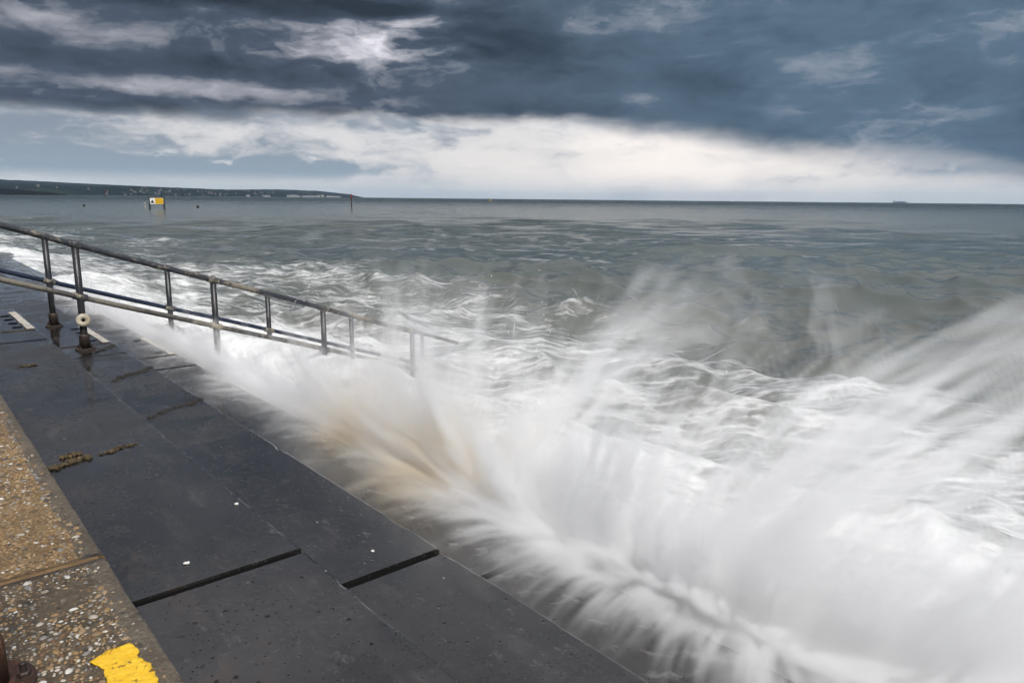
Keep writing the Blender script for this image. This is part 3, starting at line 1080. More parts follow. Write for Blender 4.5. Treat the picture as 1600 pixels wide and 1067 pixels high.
def mat_sea():
    mt, t, out = material('sea_water')
    p = t.geo()
    px, py, pz = t.sep(p)
    dist = t.node('ShaderNodeVectorMath', operation='LENGTH')
    t.put(dist.inputs[0], t.vmul(p, (1, 1, 0)))
    d = dist.outputs['Value']
    # axes along and across the incoming waves
    c, s = math.cos(HEAD), math.sin(HEAD)
    along = t.add(t.mul(px, s), t.mul(py, c))
    across = t.sub(t.mul(px, c), t.mul(py, s))
    w = t.comb(t.mul(across, 0.42), along, 0)
    near = t.ss(d, 60, 12)
    r1 = t.noise(w, 3.4, 5, 0.6, 0.3)
    r2 = t.noise(t.vadd(w, (4, 8, 0)), 0.62, 6, 0.62, 0.3)
    r3 = t.noise(t.vadd(w, (1, 5, 0)), 0.13, 7, 0.66, 0.2)
    r4 = t.noise(t.vadd(w, (9, 2, 0)), 0.022, 9, 0.74)
    far1 = t.ss(d, 18, 110)
    far2 = t.ss(d, 110, 900)
    hgt = t.add(t.mul(r1, t.lin(far1, 0, 1, 0.020, 0.0)), t.add(t.mul(r2, t.add(t.lin(far1, 0, 1, 0.04, 0.36), t.mul(far2, 0.5))), t.mul(r3, t.add(t.lin(far1, 0, 1, 0.0, 1.6), t.mul(far2, 3.0)))))
    hgt = t.add(hgt, t.mul(r4, t.add(t.mul(far1, 2.0), t.mul(far2, 16.0))))
    nrm = t.bump(hgt, 1.0, 1.0)
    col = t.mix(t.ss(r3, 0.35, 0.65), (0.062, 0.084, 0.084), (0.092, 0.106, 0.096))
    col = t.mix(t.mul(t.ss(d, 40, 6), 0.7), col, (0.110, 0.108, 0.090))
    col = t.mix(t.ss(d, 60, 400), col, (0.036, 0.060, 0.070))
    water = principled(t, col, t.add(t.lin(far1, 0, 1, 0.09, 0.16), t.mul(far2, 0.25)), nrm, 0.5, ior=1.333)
    # foam: lacy sheets torn into streaks
    fm = t.attr('foam')
    lw = t.comb(t.mul(across, 0.50), t.mul(along, 1.35), t.mul(pz, 0.6))
    warp = t.node('ShaderNodeTexNoise')
    t.put(warp.inputs['Vector'], lw)
    warp.inputs['Scale'].default_value = 0.9
    warp.inputs['Detail'].default_value = 4
    lw2 = t.vadd(lw, t.vmul(t.vadd(warp.outputs['Color'], (-.5, -.5, -.5)), (0.45, 0.45, 0.2)))
    f1 = t.noise(lw2, 1.1, 9, 0.70, 0.1)
    f2 = t.noise(t.vmul(lw2, (0.6, 1.6, 1)), 4.2, 7, 0.68, 0.1)
    lace = t.math('ABSOLUTE', t.sub(t.noise(lw2, 1.9, 6, 0.62, 0.1), 0.5))
    v = t.add(t.mul(f1, 0.95), t.add(t.mul(f2, 0.45), t.mul(t.ss(lace, 0.07, 0.0), 0.14)))
    v = t.add(v, t.mul(fm, 0.68))
    ff = t.ss(v, 1.00, 1.54)
    ff = t.mul(ff, t.ss(fm, 0.02, 0.25))
    caps = t.mul(t.ss(r2, 0.68, 0.74), t.mul(t.ss(t.noise(w, 0.05, 3, 0.5), 0.52, 0.62), t.mul(t.ss(d, 20, 60), t.ss(d, 400, 150))))
    ff = t.math('MAXIMUM', ff, t.mul(caps, 0.35))
    fb = principled(t, (0.74, 0.745, 0.74), 0.75, t.bump(t.add(f1, t.mul(f2, 0.5)), 0.5, 0.10), 0.2)
    mx = t.node('ShaderNodeMixShader')
    t.put(mx.inputs[0], ff)
    t.l.new(water.outputs[0], mx.inputs[1])
    t.l.new(fb.outputs[0], mx.inputs[2])
    t.l.new(mx.outputs[0], out.inputs[0])
    return mt


M_SEA = mat_sea()
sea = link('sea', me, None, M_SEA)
tag(sea, 'choppy grey green sea streaked with foam towards the steps', 'sea', kind='structure')
# ------------------------------------------------------------------ the breaking wave: threads, drops and mist of thrown water
SPR = np.random.default_rng(4)

def mat_spray(name, sheet):
    mt, t, out = material(name)
    al = t.attr('veil')
    if sheet:
        su, sv = t.attr('across'), t.attr('along')
        q = t.comb(t.mul(su, 9.0), t.mul(sv, 1.9), t.mul(su, 0.7))
        q2 = t.comb(t.mul(su, 34.0), t.mul(sv, 2.6), 4.0)
        st = t.add(t.mul(t.noise(q, 1.0, 3, 0.6), 0.62), t.mul(t.noise(q2, 1.0, 2, 0.6), 0.38))
        al = t.mul(al, t.ss(st, 0.34, 0.68, 0.02, 0.62))
    white, sand = (0.86, 0.86, 0.855), (0.70, 0.55, 0.36)
    c = t.mix(t.attr('silt'), white, sand)
    df = t.node('ShaderNodeBsdfDiffuse')
    t.put(df.inputs[0], c)
    tl = t.node('ShaderNodeBsdfTranslucent')
    t.put(tl.inputs[0], c)
    m1 = t.node('ShaderNodeMixShader')
    m1.inputs[0].default_value = 0.5
    t.l.new(df.outputs[0], m1.inputs[1])
    t.l.new(tl.outputs[0], m1.inputs[2])
    tr = t.node('ShaderNodeBsdfTransparent')
    m2 = t.node('ShaderNodeMixShader')
    t.put(m2.inputs[0], t.math('MINIMUM', al, 0.95))
    t.l.new(tr.outputs[0], m2.inputs[1])
    t.l.new(m1.outputs[0], m2.inputs[2])
    t.l.new(m2.outputs[0], out.inputs[0])
    return mt


M_FIL = mat_spray('water_drop', False)
wave = empty('breaking_wave', (0, 0, 0))
tag(wave, 'white wave bursting against the steps in silky fans of spray', 'wave', kind='stuff')
# sparse bright threads of thrown water, each a slim tapering jet
nt, M = 700, 9
fams = [((2.2, 6.5), (.15, .5), (.05, .5), (2.6, .7), .62), ((3.2, 5.0), (.2, .35), (.2, .4), (3.9, .5), .2), ((1.6, 2.8), (1.7, .5), (-.3, .3), (3.6, .6), .18)]
fid = SPR.choice(3, nt, p=[f[4] for f in fams])
lo_, hi_ = np.array([f[0][0] for f in fams])[fid], np.array([f[0][1] for f in fams])[fid]
cl = SPR.uniform(0, 1, (3, 16))
cv_ = SPR.normal(0, 1, (3, 16, 3))
ci = SPR.integers(0, 16, nt)
y0 = lo_ + (hi_ - lo_) * cl[fid, ci] + SPR.normal(0, .10, nt)
v = np.stack([np.array([f[1 + a][0] for f in fams])[fid] + np.array([f[1 + a][1] for f in fams])[fid] * cv_[fid, ci, a] for a in range(3)], -1) + SPR.normal(0, .13, (nt, 3))
T = np.clip(v[:, 2] / 9.8, .1, .6) * SPR.uniform(.7, 1.6, nt)
L = SPR.uniform(.06, .17, nt)
ta = SPR.uniform(.25, 1, nt) * (1 - L) * T
s_ = np.linspace(0, 1, M)[None]
tt = ta[:, None] + (L * T)[:, None] * s_
P = np.stack([SPR.normal(3.15, .2, nt), y0, SPR.normal(.85, .1, nt)], -1)[:, None] + v[:, None] * tt[..., None]
P[..., 2] -= 4.9 * tt ** 2
P += (.006 * np.sin(tt * 60 + SPR.uniform(0, 6, (nt, 1))))[..., None] * np.array([.6, .6, .2])
tan = np.gradient(P, axis=1)
tan /= np.linalg.norm(tan, axis=2, keepdims=True) + 1e-9
b1 = np.cross(tan, np.array([.37, .61, .2]))
b1 /= np.linalg.norm(b1, axis=2, keepdims=True) + 1e-9
b2 = np.cross(tan, b1)
env = np.sin(np.pi * np.clip(s_ * .98 + .01, 0, 1)) ** .9
ra = .0010 * np.exp(np.abs(SPR.normal(0, .6, nt)))[:, None] * (.15 + .85 * env)
keep = (P[:, M // 2, 2] > 1.45) & (P[:, M // 2, 1] > 2.2)
P, ra, b1, b2, env = P[keep], ra[keep], b1[keep], b2[keep], np.broadcast_to(env, (nt, M))[keep]
nt = len(P)
rings = [P + ra[..., None] * (b1 * math.cos(a) + b2 * math.sin(a)) for a in (0, 2.0944, 4.1888)]
base = np.arange(nt)[:, None, None] * M * 3 + np.arange(M - 1)[None, :, None] * 3
k3 = np.arange(3)[None, None]
me = np_mesh('water_threads', np.stack(rings, 2).reshape(-1, 3), np.stack([base + k3, base + (k3 + 1) % 3, base + (k3 + 1) % 3 + 3, base + k3 + 3], -1).reshape(-1, 4))
fattr(me, 'veil', np.repeat((env * SPR.uniform(.12, .4, (nt, 1))).ravel(), 3))
fattr(me, 'silt', np.zeros(nt * M * 3))
o = link('water_threads', me, wave, M_FIL)
o['kind'] = 'stuff'

# loose drops flung higher than the sheets
octv = np.array([(1, 0, 0), (-1, 0, 0), (0, 1, 0), (0, -1, 0), (0, 0, 1.3), (0, 0, -1.3)])
octf = np.array([(0, 2, 4), (2, 1, 4), (1, 3, 4), (3, 0, 4), (2, 0, 5), (1, 2, 5), (3, 1, 5), (0, 3, 5)])
nd_ = 1800
jy = SPR.uniform(-.8, 8, 70)
j = SPR.integers(0, 70, nd_)
jv = np.stack([SPR.normal(.9, 1.0, 70), SPR.normal(0, .6, 70), SPR.uniform(2.2, 4.7, 70)], -1)
y0 = jy[j] + SPR.normal(0, .12, nd_)
v = jv[j] + SPR.normal(0, .28, (nd_, 3))
t = SPR.uniform(.1, .8, nd_)
P = np.stack([3.3 + SPR.normal(0, .3, nd_) + v[:, 0] * t, y0 + v[:, 1] * t, .8 + v[:, 2] * t - 4.9 * t * t], -1)
P = P[(P[:, 2] > 1.5) & (P[:, 1] > 2.6)]
rad_ = .0024 * np.exp(np.abs(SPR.normal(0, .6, len(P))))
DV = (P[:, None] + octv[None] * rad_[:, None, None]).reshape(-1, 3)
DF = (octf[None] + np.arange(len(P))[:, None, None] * 6).reshape(-1, 3)
me = np_mesh('water_drops', DV, DF)
fattr(me, 'veil', np.full(len(DV), .85))
fattr(me, 'silt', np.zeros(len(DV)))
o = link('water_drops', me, wave, M_FIL)
o['kind'] = 'stuff'
MIST_D = 10.0
VOX = 0.016
# body of the burst: fog grids whose density follows the thrown water, computed once over each grid
def mist(name, lo, hi, vox, parent):
    tree = bpy.data.node_groups.new(name, 'GeometryNodeTree')
    tree.interface.new_socket('Geometry', in_out='OUTPUT', socket_type='NodeSocketGeometry')
    g = NT(tree)
    go = g.node('NodeGroupOutput')
    px, py, pz = g.sep(g.node('GeometryNodeInputPosition').outputs[0])

    def n1(a, scale, seed, detail=2):
        return g.sub(g.noise(g.comb(a, seed * 7.3, seed * 3.1), scale, detail, 0.55), 0.5)

    def bell(v, c, w):
        d = g.math('DIVIDE', g.sub(v, c), w)
        return g.math('EXPONENT', g.mul(g.mul(d, d), -1.0))
    # axis of the throw: a wandering line along the foot of the wave
    xs = g.add(2.70, g.mul(n1(py, 0.55, 1), 0.7))
    rx, rz = g.sub(px, xs), g.sub(pz, 0.84)
    r = g.math('SQRT', g.add(g.mul(rx, rx), g.add(g.mul(rz, rz), 1e-4)))
    # undo the droop of gravity, then read the angle of the throw (0 = up, + = seaward)
    rz2 = g.add(rz, g.mul(g.mul(r, r), 0.36))
    phi = g.math('ARCTAN2', rx, rz2)
    lean = g.add(g.mul(n1(py, 0.5, 5, 1), 1.2), g.lin(py, 4.5, 0.5, 0.15, -0.40))
    y0 = g.sub(py, g.mul(r, lean))
    # streaks: vary across the throw, hardly along it
    q = g.comb(g.add(y0, g.mul(n1(y0, 2.2, 15, 2), 0.35)), g.mul(phi, 0.50), g.mul(r, 0.08))
    s0 = g.noise(g.vadd(q, (2, 2, 7)), 1.1, 1, 0.5)
    s1 = g.noise(q, 3.8, 2, 0.55)
    s2 = g.noise(g.vadd(q, (5, 3, 1)), 12.0, 2, 0.6)
    s3 = g.noise(g.vadd(q, (1, 8, 2)), 30, 1, 0.6)
    # reach of the throw by place along the wall and by angle
    prof = g.add(g.mul(bell(y0, 3.8, 1.3), 0.70), g.add(g.mul(bell(y0, 0.4, 2.0), 0.80), g.lin(py, 13.5, 6.5, 0.34, 0.55)))
    prof = g.math('MINIMUM', prof, 1.2)
    land = g.mul(bell(phi, -1.05, 0.55), 0.92)
    upw = g.mul(bell(phi, -0.1, 0.55), g.add(0.60, g.mul(bell(y0, 3.7, 0.55), 0.32)))
    upw = g.mul(upw, g.ss(y0, 6.0, 4.4, 0.62, 1.0))
    # jets thrown out to sea
    jet1 = g.mul(bell(phi, 0.49, 0.15), g.mul(bell(y0, 1.75, 0.30), 2.6))
    jet2 = g.mul(bell(phi, 0.70, 0.22), g.mul(bell(y0, 0.6, 0.65), 1.55))
    jet3 = g.mul(bell(phi, 0.55, 0.15), g.mul(bell(y0, 3.1, 0.16), 1.6))
    seal = g.mul(bell(phi, 1.38, 0.42), g.add(0.36, g.mul(bell(y0, 0.0, 1.3), 1.2)))
    seaw = g.add(jet1, g.add(jet2, jet3))
    reach = g.mul(prof, g.add(g.add(land, upw), g.add(seaw, seal)))
    e = g.add(g.mul(g.sub(s0, 0.5), 2.4), g.add(g.mul(g.sub(s1, 0.5), 2.7), g.add(g.mul(g.sub(s2, 0.5), 3.0), g.mul(g.sub(s3, 0.5), 3.2))))
    big = g.noise(g.comb(g.mul(py, 1.0), 3.3, 1.7), 1.35, 3, 0.6)
    e = g.add(e, g.mul(g.mul(g.sub(big, 0.5), 3.2), g.ss(phi, -0.4, -0.9)))
    reach = g.mul(reach, g.math('EXPONENT', e))
    reach = g.math('MINIMUM', reach, g.ss(phi, 0.15, 0.45, 1.35, 3.6))
    f = g.math('DIVIDE', r, g.math('MAXIMUM', reach, 0.03))
    body = g.math('EXPONENT', g.mul(g.mul(f, f), -2.2))
    st = g.add(g.mul(s1, 0.25), g.add(g.mul(s2, 0.40), g.mul(s3, 0.35)))
    thick = g.ss(st, 0.43, 0.60, 0.02, 1.0)
    core = g.mul(g.math('EXPONENT', g.mul(g.mul(r, r), -16.0)), 0.7)
    thick = g.math('MAXIMUM', thick, core)
    # the water flies in a few torn sheets rather than evenly
    shn = g.noise(g.comb(g.mul(y0, 0.55), g.mul(phi, 1.25), g.mul(r, 0.25)), 1.9, 2, 0.5)
    sheet = g.ss(g.math('ABSOLUTE', g.sub(shn, 0.5)), 0.085, 0.0)
    wob = g.mul(n1(y0, 1.3, 8), 0.9)
    for c_, w_, k_ in ((-1.02, 0.17, 0.85), (-0.05, 0.13, 0.7), (0.52, 0.10, 1.0)):
        sheet = g.math('MAXIMUM', sheet, g.mul(bell(g.add(phi, wob), c_, w_), k_))
    thick = g.mul(thick, g.add(0.17, g.mul(sheet, 1.9)))
    thick = g.math('MAXIMUM', thick, core)
    dens = g.mul(g.mul(body, thick), g.math('DIVIDE', 1.0, g.add(0.34, g.add(g.mul(r, 0.35), g.mul(g.mul(r, r), 0.9)))))
    dens = g.mul(dens, g.ss(pz, hi[2], hi[2] - 0.2))
    lim = g.add(1.92, g.add(g.mul(n1(py, 1.1, 12, 3), 0.75), g.mul(g.sub(s2, 0.5), 0.7)))
    dens = g.mul(dens, g.ss(px, lim, g.add(lim, 0.55)))
    dens = g.mul(dens, g.mul(g.ss(px, lo[0], lo[0] + 0.15), g.ss(px, hi[0], hi[0] - 0.5)))
    dens = g.mul(dens, g.mul(g.ss(py, lo[1], lo[1] + 0.6), g.ss(py, hi[1], hi[1] - 0.6)))
    dens = g.math('MAXIMUM', g.sub(dens, 0.012), 0.0)
    vc = g.node('GeometryNodeVolumeCube')
    g.put(vc.inputs['Density'], dens)
    vc.inputs['Min'].default_value = lo
    vc.inputs['Max'].default_value = hi
    for a, nme in enumerate(('Resolution X', 'Resolution Y', 'Resolution Z')):
        vc.inputs[nme].default_value = int((hi[a] - lo[a]) / vox)
    sm = g.node('GeometryNodeSetMaterial')
    g.l.new(vc.outputs[0], sm.inputs['Geometry'])
    sm.inputs['Material'].default_value = M_MIST
    g.l.new(sm.outputs[0], go.inputs[0])
    me = bpy.data.meshes.new(name)
    o = link(name, me, parent)
    md = o.modifiers.new('mist', 'NODES')
    md.node_group = tree
    o['kind'] = 'stuff'
    return o


mt, t, out = material('spray_mist')
mt.cycles.volume_step_rate = 1.0
pv = t.node('ShaderNodeVolumePrincipled')
ppx, ppy, ppz = t.sep(t.geo())
def tbell(v, c, w):
    d = t.math('DIVIDE', t.sub(v, c), w)
    return t.math('EXPONENT', t.mul(t.mul(d, d), -1.0))
sand = t.mul(t.add(tbell(ppy, 4.55, 0.34), tbell(ppy, 3.60, 0.32)), t.ss(ppz, 1.6, 1.0))
t.put(pv.inputs['Color'], t.mix(sand, (0.993, 0.993, 0.992), (0.97, 0.885, 0.735)))
pv.inputs['Density'].default_value = MIST_D
t.l.new(pv.outputs[0], out.inputs['Volume'])
M_MIST = mt
mist('spray_mist', (1.75, -1.6, 0.25), (7.2, 7.8, 2.45), VOX, wave)
mist('spray_mist', (1.9, 7.2, 0.25), (5.2, 16.0, 1.6), VOX * 1.8, wave)

# ------------------------------------------------------------------ far coast
def pix_dir(px, py):
    d = fw * 1130 + rt * (px - 800) + up * (533.5 - py)
    return d.normalized()


def az_of(px):
    d = pix_dir(px, 311)
    return math.atan2(d.x, d.y)


def hill_range(name, label, pts, depth, seed, mats, tree):
    """pts: (pixel column the range was seen at -> bearing), distance, shore-to-crest height in m. Real terrain strip with depth."""
    azs = [az_of(p[0]) for p in pts]
    n, mrows = 420, 26
    A = np.linspace(azs[0], azs[-1], n)
    D = np.interp(A, azs, [p[1] for p in pts])
    H = np.interp(A, azs, [p[2] for p in pts])
    rows = []
    for j in range(mrows):
        f = j / (mrows - 1)
        dist_ = D + depth * f
        x, y = dist_ * np.sin(A), dist_ * np.cos(A)
        prof = math.sin(min(1, f * 1.25) * math.pi / 2) ** 1.15
        z = H * prof * (1 + 0.10 * fbm2(x, y, 1 / 900, 3, seed)) + tree * fbm2(x, y, 1 / 28, 3, seed + 1) * (0.15 if j == 0 else 1) - (6 if j == 0 else 0)
        z *= np.clip((A - azs[0]) / 0.001 + 1, 0, 1)
        z = np.minimum(z, H * 1.12 + tree)
        rows.append(np.stack([x, y, z], -1))
    V = np.concatenate(rows)
    ii = np.arange(n * mrows).reshape(mrows, n)
    F = np.stack([ii[:-1, :-1], ii[:-1, 1:], ii[1:, 1:], ii[1:, :-1]], -1).reshape(-1, 4)[:, ::-1]
    o = link(name, np_mesh(name, V, F, True), None, mats)
    tag(o, label, 'hill', kind='structure')
    return (A, D, H, depth)


def mat_hill(name, wood, field, thr):
    mt, t, out = material(name)
    p = t.geo()
    n = t.noise(p, 0.0035, 5, 0.6)
    n2 = t.noise(p, 0.03, 4, 0.6)
    c = t.mix(t.ss(t.add(n, t.mul(t.sub(n2, 0.5), 0.3)), thr, thr + 0.06), wood, field)
    c = t.mix(t.mul(n2, 0.5), c, tuple(x * 0.5 for x in wood))
    b = principled(t, c, 0.9, None, 0.1)
    t.l.new(b.outputs[0], out.inputs[0])
    return mt


M_WOOD = mat_hill('wooded_hill', (0.008, 0.014, 0.012), (0.022, 0.034, 0.022), 0.55)  # hill colours darkened to paint in the cloud shade over the coast
M_FARHILL = mat_hill('far_hill', (0.012, 0.020, 0.018), (0.030, 0.042, 0.030), 0.52)
M_CLIFF = mat_hill('dark_shore_wood', (0.005, 0.006, 0.005), (0.014, 0.012, 0.010), 0.60)
back = hill_range('far_hills', 'long blue ridge behind the wooded coast across the bay', [(-420, 5200, 118), (0, 6000, 108), (200, 6600, 88), (330, 7000, 62), (440, 7200, 74), (500, 7300, 64), (545, 7350, 34), (566, 7400, 4)], 900, 3, M_FARHILL, 5)
front = hill_range('wooded_coast', 'dark wooded coast with small pale houses across the bay', [(-420, 3300, 50), (-100, 3700, 48), (60, 4100, 52), (190, 4500, 50), (300, 5000, 52), (400, 5500, 44), (470, 6000, 34), (530, 6300, 22), (562, 6500, 3)], 700, 9, M_WOOD, 6)
near = hill_range('dark_point', 'low dark wooded point at the left edge of the bay', [(-420, 2300, 22), (-100, 2500, 24), (0, 2600, 20), (40, 2650, 14), (80, 2700, 8), (105, 2720, 1.0)], 160, 15, M_CLIFF, 3)


def surf(rng, A_, f):
    A, D, H, depth = rng
    d = np.interp(A_, A, D) + depth * f
    h = np.interp(A_, A, H) * math.sin(min(1, f * 1.25) * math.pi / 2) ** 1.15
    return d * math.sin(A_), d * math.cos(A_), h


M_HOUSE = [mat_simple('house_render', (0.15, 0.147, 0.145), 0.8, scale=0.2), mat_simple('house_cream', (0.13, 0.12, 0.11), 0.8, scale=0.2), mat_simple('house_brick', (0.08, 0.06, 0.055), 0.8, scale=0.2)]
M_ROOF = mat_simple('slate_roof', (0.10, 0.085, 0.08), 0.8, scale=0.2)


def house_mesh(w, d, h, rh, wall_m):
    bm = bmesh.new()
    box(bm, -w / 2, w / 2, -d / 2, d / 2, -8, h)
    for f in bm.faces:
        f.material_index = 0
    o = 0.4
    v = [bm.verts.new(p) for p in ((-w / 2 - o, -d / 2 - o, h + .01), (w / 2 + o, -d / 2 - o, h + .01), (w / 2 + o, d / 2 + o, h + .01), (-w / 2 - o, d / 2 + o, h + .01), (-w / 2 - o, 0, h + rh), (w / 2 + o, 0, h + rh))]
    for q in ((0, 1, 5, 4), (2, 3, 4, 5), (1, 2, 5), (3, 0, 4), (3, 2, 1, 0)):
        f = bm.faces.new([v[i] for i in q])
        f.material_index = 1 if len(q) == 4 else 0
    me = bm_mesh(bm, 'house')
    me.materials.append(wall_m)
    me.materials.append(M_ROOF)
    return me


HM = [house_mesh(random.uniform(11, 20), 8, random.uniform(6, 8), 3.2, M_HOUSE[k % 3]) for k in range(7)]
rh_ = random.Random(12)
for k in range(70):
    a = az_of(rh_.choice([rh_.uniform(20, 500), rh_.uniform(180, 430)]))
    f = rh_.uniform(0.03, 0.55) ** 1.3
    x, y, h = surf(front, a, f)
    o = bpy.data.objects.new('far_house', HM[rh_.randrange(7)])
    COL.objects.link(o)
    o.location = (x, y, h + 3.5)
    o.rotation_euler.z = -a + rh_.uniform(-0.7, 0.7)
    o.scale = [rh_.uniform(0.45, 0.85)] * 3
    tag(o, 'tiny pale gabled house among the woods of the coast across the bay', 'house', 'houses on the coast across the bay')
# white waterfront blocks near the headland
M_WHITE = mat_simple('white_render', (0.42, 0.42, 0.41), 0.7, scale=0.1)
M_GLASS = mat_simple('far_window', (0.04, 0.05, 0.06), 0.2, scale=0.1)
for k, (px, w, h, fl) in enumerate(((452, 34, 12, 3), (459, 40, 15, 4), (466, 26, 11, 3), (478, 62, 9, 2), (489, 74, 9, 2), (498, 22, 16, 4), (504, 26, 18, 5), (515, 50, 10, 2), (523, 28, 9, 2), (529, 34, 8, 2), (418, 40, 9, 2), (388, 24, 9, 2))):
    a = az_of(px)
    x, y, _ = surf(front, a, 0.0)
    x, y = x * 0.992, y * 0.992
    e = empty('waterfront_building', (x, y, 1.5), -a)
    bm = bmesh.new()
    box(bm, -w / 2, w / 2, -9, 9, -3, h)
    link('wall', bm_mesh(bm), e, M_WHITE)
    bm = bmesh.new()
    v = [bm.verts.new(p) for p in ((-w / 2 - .5, -9.5, h), (w / 2 + .5, -9.5, h), (w / 2 + .5, 9.5, h), (-w / 2 - .5, 9.5, h), (-w / 2 + 4, 0, h + 4), (w / 2 - 4, 0, h + 4))]
    for q in ((0, 1, 5, 4), (2, 3, 4, 5), (1, 2, 5), (3, 0, 4), (3, 2, 1, 0)):
        bm.faces.new([v[i] for i in q])
    link('roof', bm_mesh(bm), e, M_ROOF)
    bm = bmesh.new()
    for lv in range(fl):
        box(bm, -w / 2 + 2, w / 2 - 2, -9.12, -9.02, 1.2 + lv * (h - 1) / fl, 1.2 + lv * (h - 1) / fl + 1.2)
    link('window_band', bm_mesh(bm), e, M_GLASS)
    tag(e, 'white building on the shore just left of the headland tip', 'building', 'white waterfront buildings by the headland')

# ------------------------------------------------------------------ things standing or floating in the bay
def at_sea(px, dist_):
    a = az_of(px)
    return dist_ * math.sin(a), dist_ * math.cos(a), -a


M_BLACK = mat_simple('tarred_timber', (0.012, 0.012, 0.013), 0.6)
M_SIGNW = mat_simple('sign_white', (0.78, 0.78, 0.76), 0.4, var=0.08)
M_SIGNY = mat_simple('sign_yellow', (0.80, 0.50, 0.02), 0.4, var=0.08)
M_SIGNT = mat_simple('sign_amber_print', (0.42, 0.20, 0.01), 0.5, var=0.1)
x, y, rz = at_sea(244.5, 165)
sg = empty('warning_sign', (x, y, 0), rz)
tag(sg, 'yellow and white warning board on two black posts standing in the sea', 'sign')
SW = 1.32
for sx in (-1, 1):
    bm = bmesh.new()
    tube(bm, [(sx * SW, 0, -2.0), (sx * SW, 0, 0.9)], 0.21, 10)
    tube(bm, [(sx * SW, 0, 0.9), (sx * SW, 0, 2.36)], 0.12, 10)
    link('post', bm_mesh(bm, smooth=True), sg, M_BLACK)
bm = bmesh.new()
box(bm, -SW - 0.2, SW + 0.2, -0.11, 0.11, 2.24, 2.44, 0.01)
box(bm, -SW - 0.1, SW + 0.1, -0.08, 0.08, 0.92, 1.00, 0.01)
link('cross_beam', bm_mesh(bm), sg, M_BLACK)
bm = bmesh.new()
box(bm, -SW + 0.10, SW - 0.10, -0.13, -0.09, 1.01, 2.23)
pn = link('panel', bm_mesh(bm), sg, M_SIGNW)
bm = bmesh.new()
box(bm, -0.30, SW - 0.13, -0.137, -0.128, 1.04, 2.20)
link('yellow_field', bm_mesh(bm), pn, M_SIGNY)
bm = bmesh.new()
tri = [(-1.14, 1.22), (-0.44, 1.22), (-0.79, 1.92)]
vs = [bm.verts.new((a, -0.139, b)) for a, b in tri]
vb = [bm.verts.new((a, -0.129, b)) for a, b in tri]
bm.faces.new(vs)
for i in range(3):
    bm.faces.new((vs[i], vb[i], vb[(i + 1) % 3], vs[(i + 1) % 3]))
link('warning_triangle', bm_mesh(bm), pn, M_BLACK)
rr = random.Random(3)
for k in range(5):
    bm = bmesh.new()
    xx = -0.20
    zz = 2.02 - k * 0.20
    while xx < SW - 0.30:
        wl = rr.uniform(0.08, 0.26)
        box(bm, xx, min(xx + wl, SW - 0.2), -0.142, -0.1365, zz - 0.06, zz + 0.05)
        xx += wl + 0.06
    link('lettering_line', bm_mesh(bm), pn, M_SIGNT)
# small bird on the sign
bm = bmesh.new()
tube(bm, [(-0.26, 0, 0.10), (-0.15, 0, 0.15), (0, 0, 0.17), (0.13, 0, 0.20), (0.19, 0, 0.28), (0.24, 0, 0.31), (0.30, 0, 0.305), (0.37, 0, 0.29)], [0.015, 0.05, 0.085, 0.075, 0.05, 0.055, 0.035, 0.006], 8)
tube(bm, [(0.02, 0.03, 0.0), (0.02, 0.03, 0.11)], 0.01, 5)
tube(bm, [(0.02, -0.03, 0.0), (0.02, -0.03, 0.11)], 0.01, 5)
bo = link('bird', bm_mesh(bm, smooth=True), None, M_BLACK)
bo.location = Vector((x, y, 2.44)) + Vector((math.cos(rz), math.sin(rz), 0)) * 0.95
bo.rotation_euler.z = rz
tag(bo, 'small dark bird perched on the right end of the warning sign', 'bird')

M_RED = mat_simple('faded_red_paint', (0.24, 0.045, 0.025), 0.6, col2=(0.09, 0.03, 0.022), scale=3)
M_POLE = mat_simple('dark_red_pole', (0.030, 0.013, 0.012), 0.6, col2=(0.014, 0.010, 0.010), scale=2)


def marker(px, dist_, h, label):
    x, y, rz = at_sea(px, dist_)
    e = empty('marker_post', (x, y, 0), rz)
    bm = bmesh.new()
    tube(bm, [(0, 0, -2), (0, 0, 0.5), (0, 0, h * 0.97)], [0.16, 0.15, 0.12], 10)
    link('pole', bm_mesh(bm, smooth=True), e, M_POLE)
    bm = bmesh.new()
    lathe(bm, [(0.24, h * 0.76), (0.26, h * 0.78), (0.26, h * 0.93), (0.22, h * 0.95)], 12)
    link('topmark', bm_mesh(bm), e, M_RED)
    bm = bmesh.new()
    lathe(bm, [(0.16, h * 0.955), (0.10, h), (0.015, h * 1.07)], 10)
    link('cap', bm_mesh(bm), e, M_POLE)
    tag(e, label, 'marker post', 'red marker posts in the bay')


marker(549, 185, 3.45, 'tall dark pole with red topmark in front of the headland tip')
marker(164, 700, 6.4, 'distant dark pole with red topmark before the coast at the left')

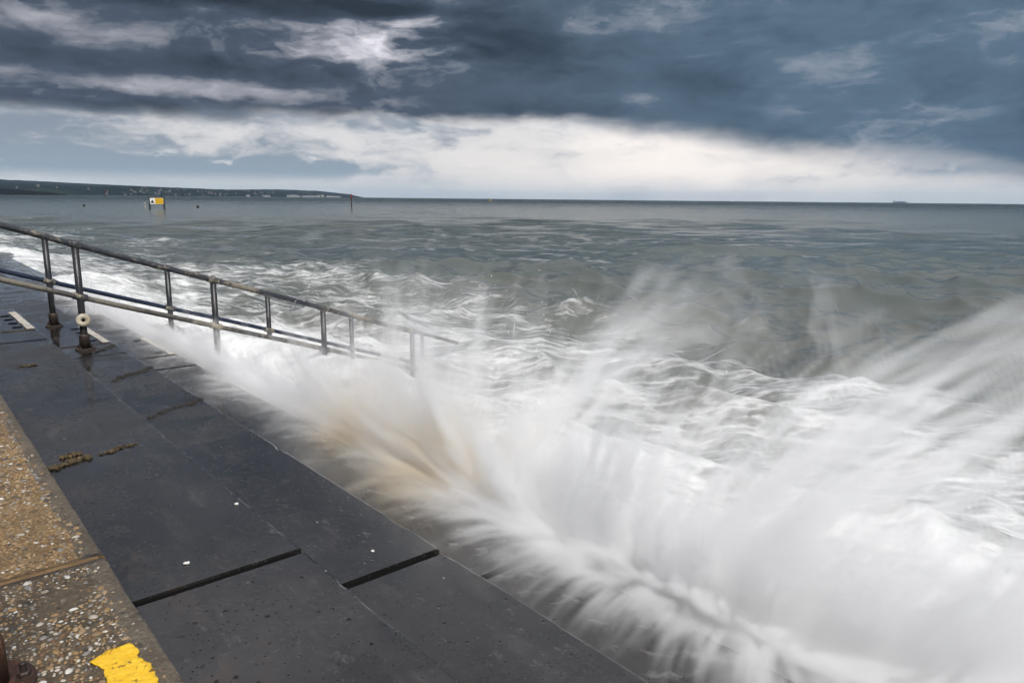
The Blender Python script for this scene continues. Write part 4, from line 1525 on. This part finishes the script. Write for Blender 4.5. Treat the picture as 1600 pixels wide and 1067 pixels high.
x, y, rz = at_sea(766, 900)
e = empty('yellow_buoy', (x, y, 0), rz)
M_BUOY = mat_simple('buoy_yellow', (0.72, 0.52, 0.02), 0.5)
bm = bmesh.new()
lathe(bm, [(0.7, -0.8), (1.35, -0.3), (1.45, 0.35), (1.2, 0.7), (0.6, 0.9)], 16)
link('float', bm_mesh(bm, smooth=True), e, M_BUOY)
bm = bmesh.new()
lathe(bm, [(0.55, 0.85), (0.30, 2.6), (0.28, 2.7)], 12)
for s1 in (1, -1):
    tube(bm, [(-0.5 * s1, 0, 2.8), (0.5 * s1, 0, 3.6)], 0.10, 6)
link('tower', bm_mesh(bm, smooth=True), e, M_BUOY)
tag(e, 'yellow buoy near the horizon at the middle of the bay', 'buoy')
for k, (px, d_, lab) in enumerate(((130, 205, 'small dark mooring float left of the warning sign'), (308, 190, 'small dark mooring float right of the warning sign'), (226, 172, 'short pale stake just left of the warning sign'))):
    x, y, rz = at_sea(px, d_)
    bm = bmesh.new()
    if k < 2:
        lathe(bm, [(0.08, -0.2), (0.30, -0.05), (0.34, 0.1), (0.26, 0.24), (0.07, 0.30), (0.05, 0.38)], 14)
        o = link('mooring_float', bm_mesh(bm, smooth=True), None, M_BLACK)
        tag(o, lab, 'float', 'mooring floats in the bay')
    else:
        tube(bm, [(0, 0, -1.5), (0, 0, 0.9)], 0.09, 8)
        tube(bm, [(0, 0, 0.9), (0, 0, 1.15)], 0.2, 8)
        o = link('stake', bm_mesh(bm, smooth=True), None, M_CREAM)
        tag(o, lab, 'stake')
    o.location = (x, y, 0.12)

# ship on the horizon
x, y, rz = at_sea(1407, 12000)
sh = empty('cargo_ship', (x, y, 0), rz)
M_HULL = mat_simple('ship_hull', (0.05, 0.06, 0.08), 0.7, scale=0.05)
M_SUPER = mat_simple('ship_superstructure', (0.35, 0.36, 0.38), 0.7, scale=0.05)
bm = bmesh.new()
prof = [(-95, 0), (-98, 15), (-60, 13), (70, 13), (98, 18), (90, 0)]
for yy in (-14, 14):
    pass
a_ = [bm.verts.new((px_, -14, pz_)) for px_, pz_ in prof]
b_ = [bm.verts.new((px_, 14, pz_)) for px_, pz_ in prof]
bm.faces.new(a_)
bm.faces.new(b_[::-1])
for i in range(len(prof)):
    j = (i + 1) % len(prof)
    bm.faces.new((a_[j], a_[i], b_[i], b_[j]))
link('hull', bm_mesh(bm), sh, M_HULL)
bm = bmesh.new()
box(bm, -90, -66, -12, 12, 12, 34)
box(bm, -84, -78, -4, 4, 34, 42)
link('bridge_house', bm_mesh(bm), sh, M_SUPER)
for k in range(4):
    bm = bmesh.new()
    box(bm, -52 + k * 30, -28 + k * 30, -12, 12, 12.5, 22 + (k % 2) * 3)
    link('cargo_stack', bm_mesh(bm), sh, M_HULL)
tag(sh, 'grey cargo ship on the horizon at the right', 'ship')

# ------------------------------------------------------------------ haze: the damp air over the bay
bm = bmesh.new()
box(bm, -6000, 16000, -6000, 16000, -3.0, 170)
hz = link('haze', bm_mesh(bm))
mt, t, out = material('sea_air')
pv = t.node('ShaderNodeVolumePrincipled')
pv.inputs['Color'].default_value = (0.48, 0.68, 0.95, 1)
pv.inputs['Density'].default_value = 2.6e-5
pv.inputs['Anisotropy'].default_value = 0.0
t.l.new(pv.outputs[0], out.inputs['Volume'])
hz.data.materials.append(mt)
tag(hz, 'pale blue haze over the bay', 'haze', kind='stuff')
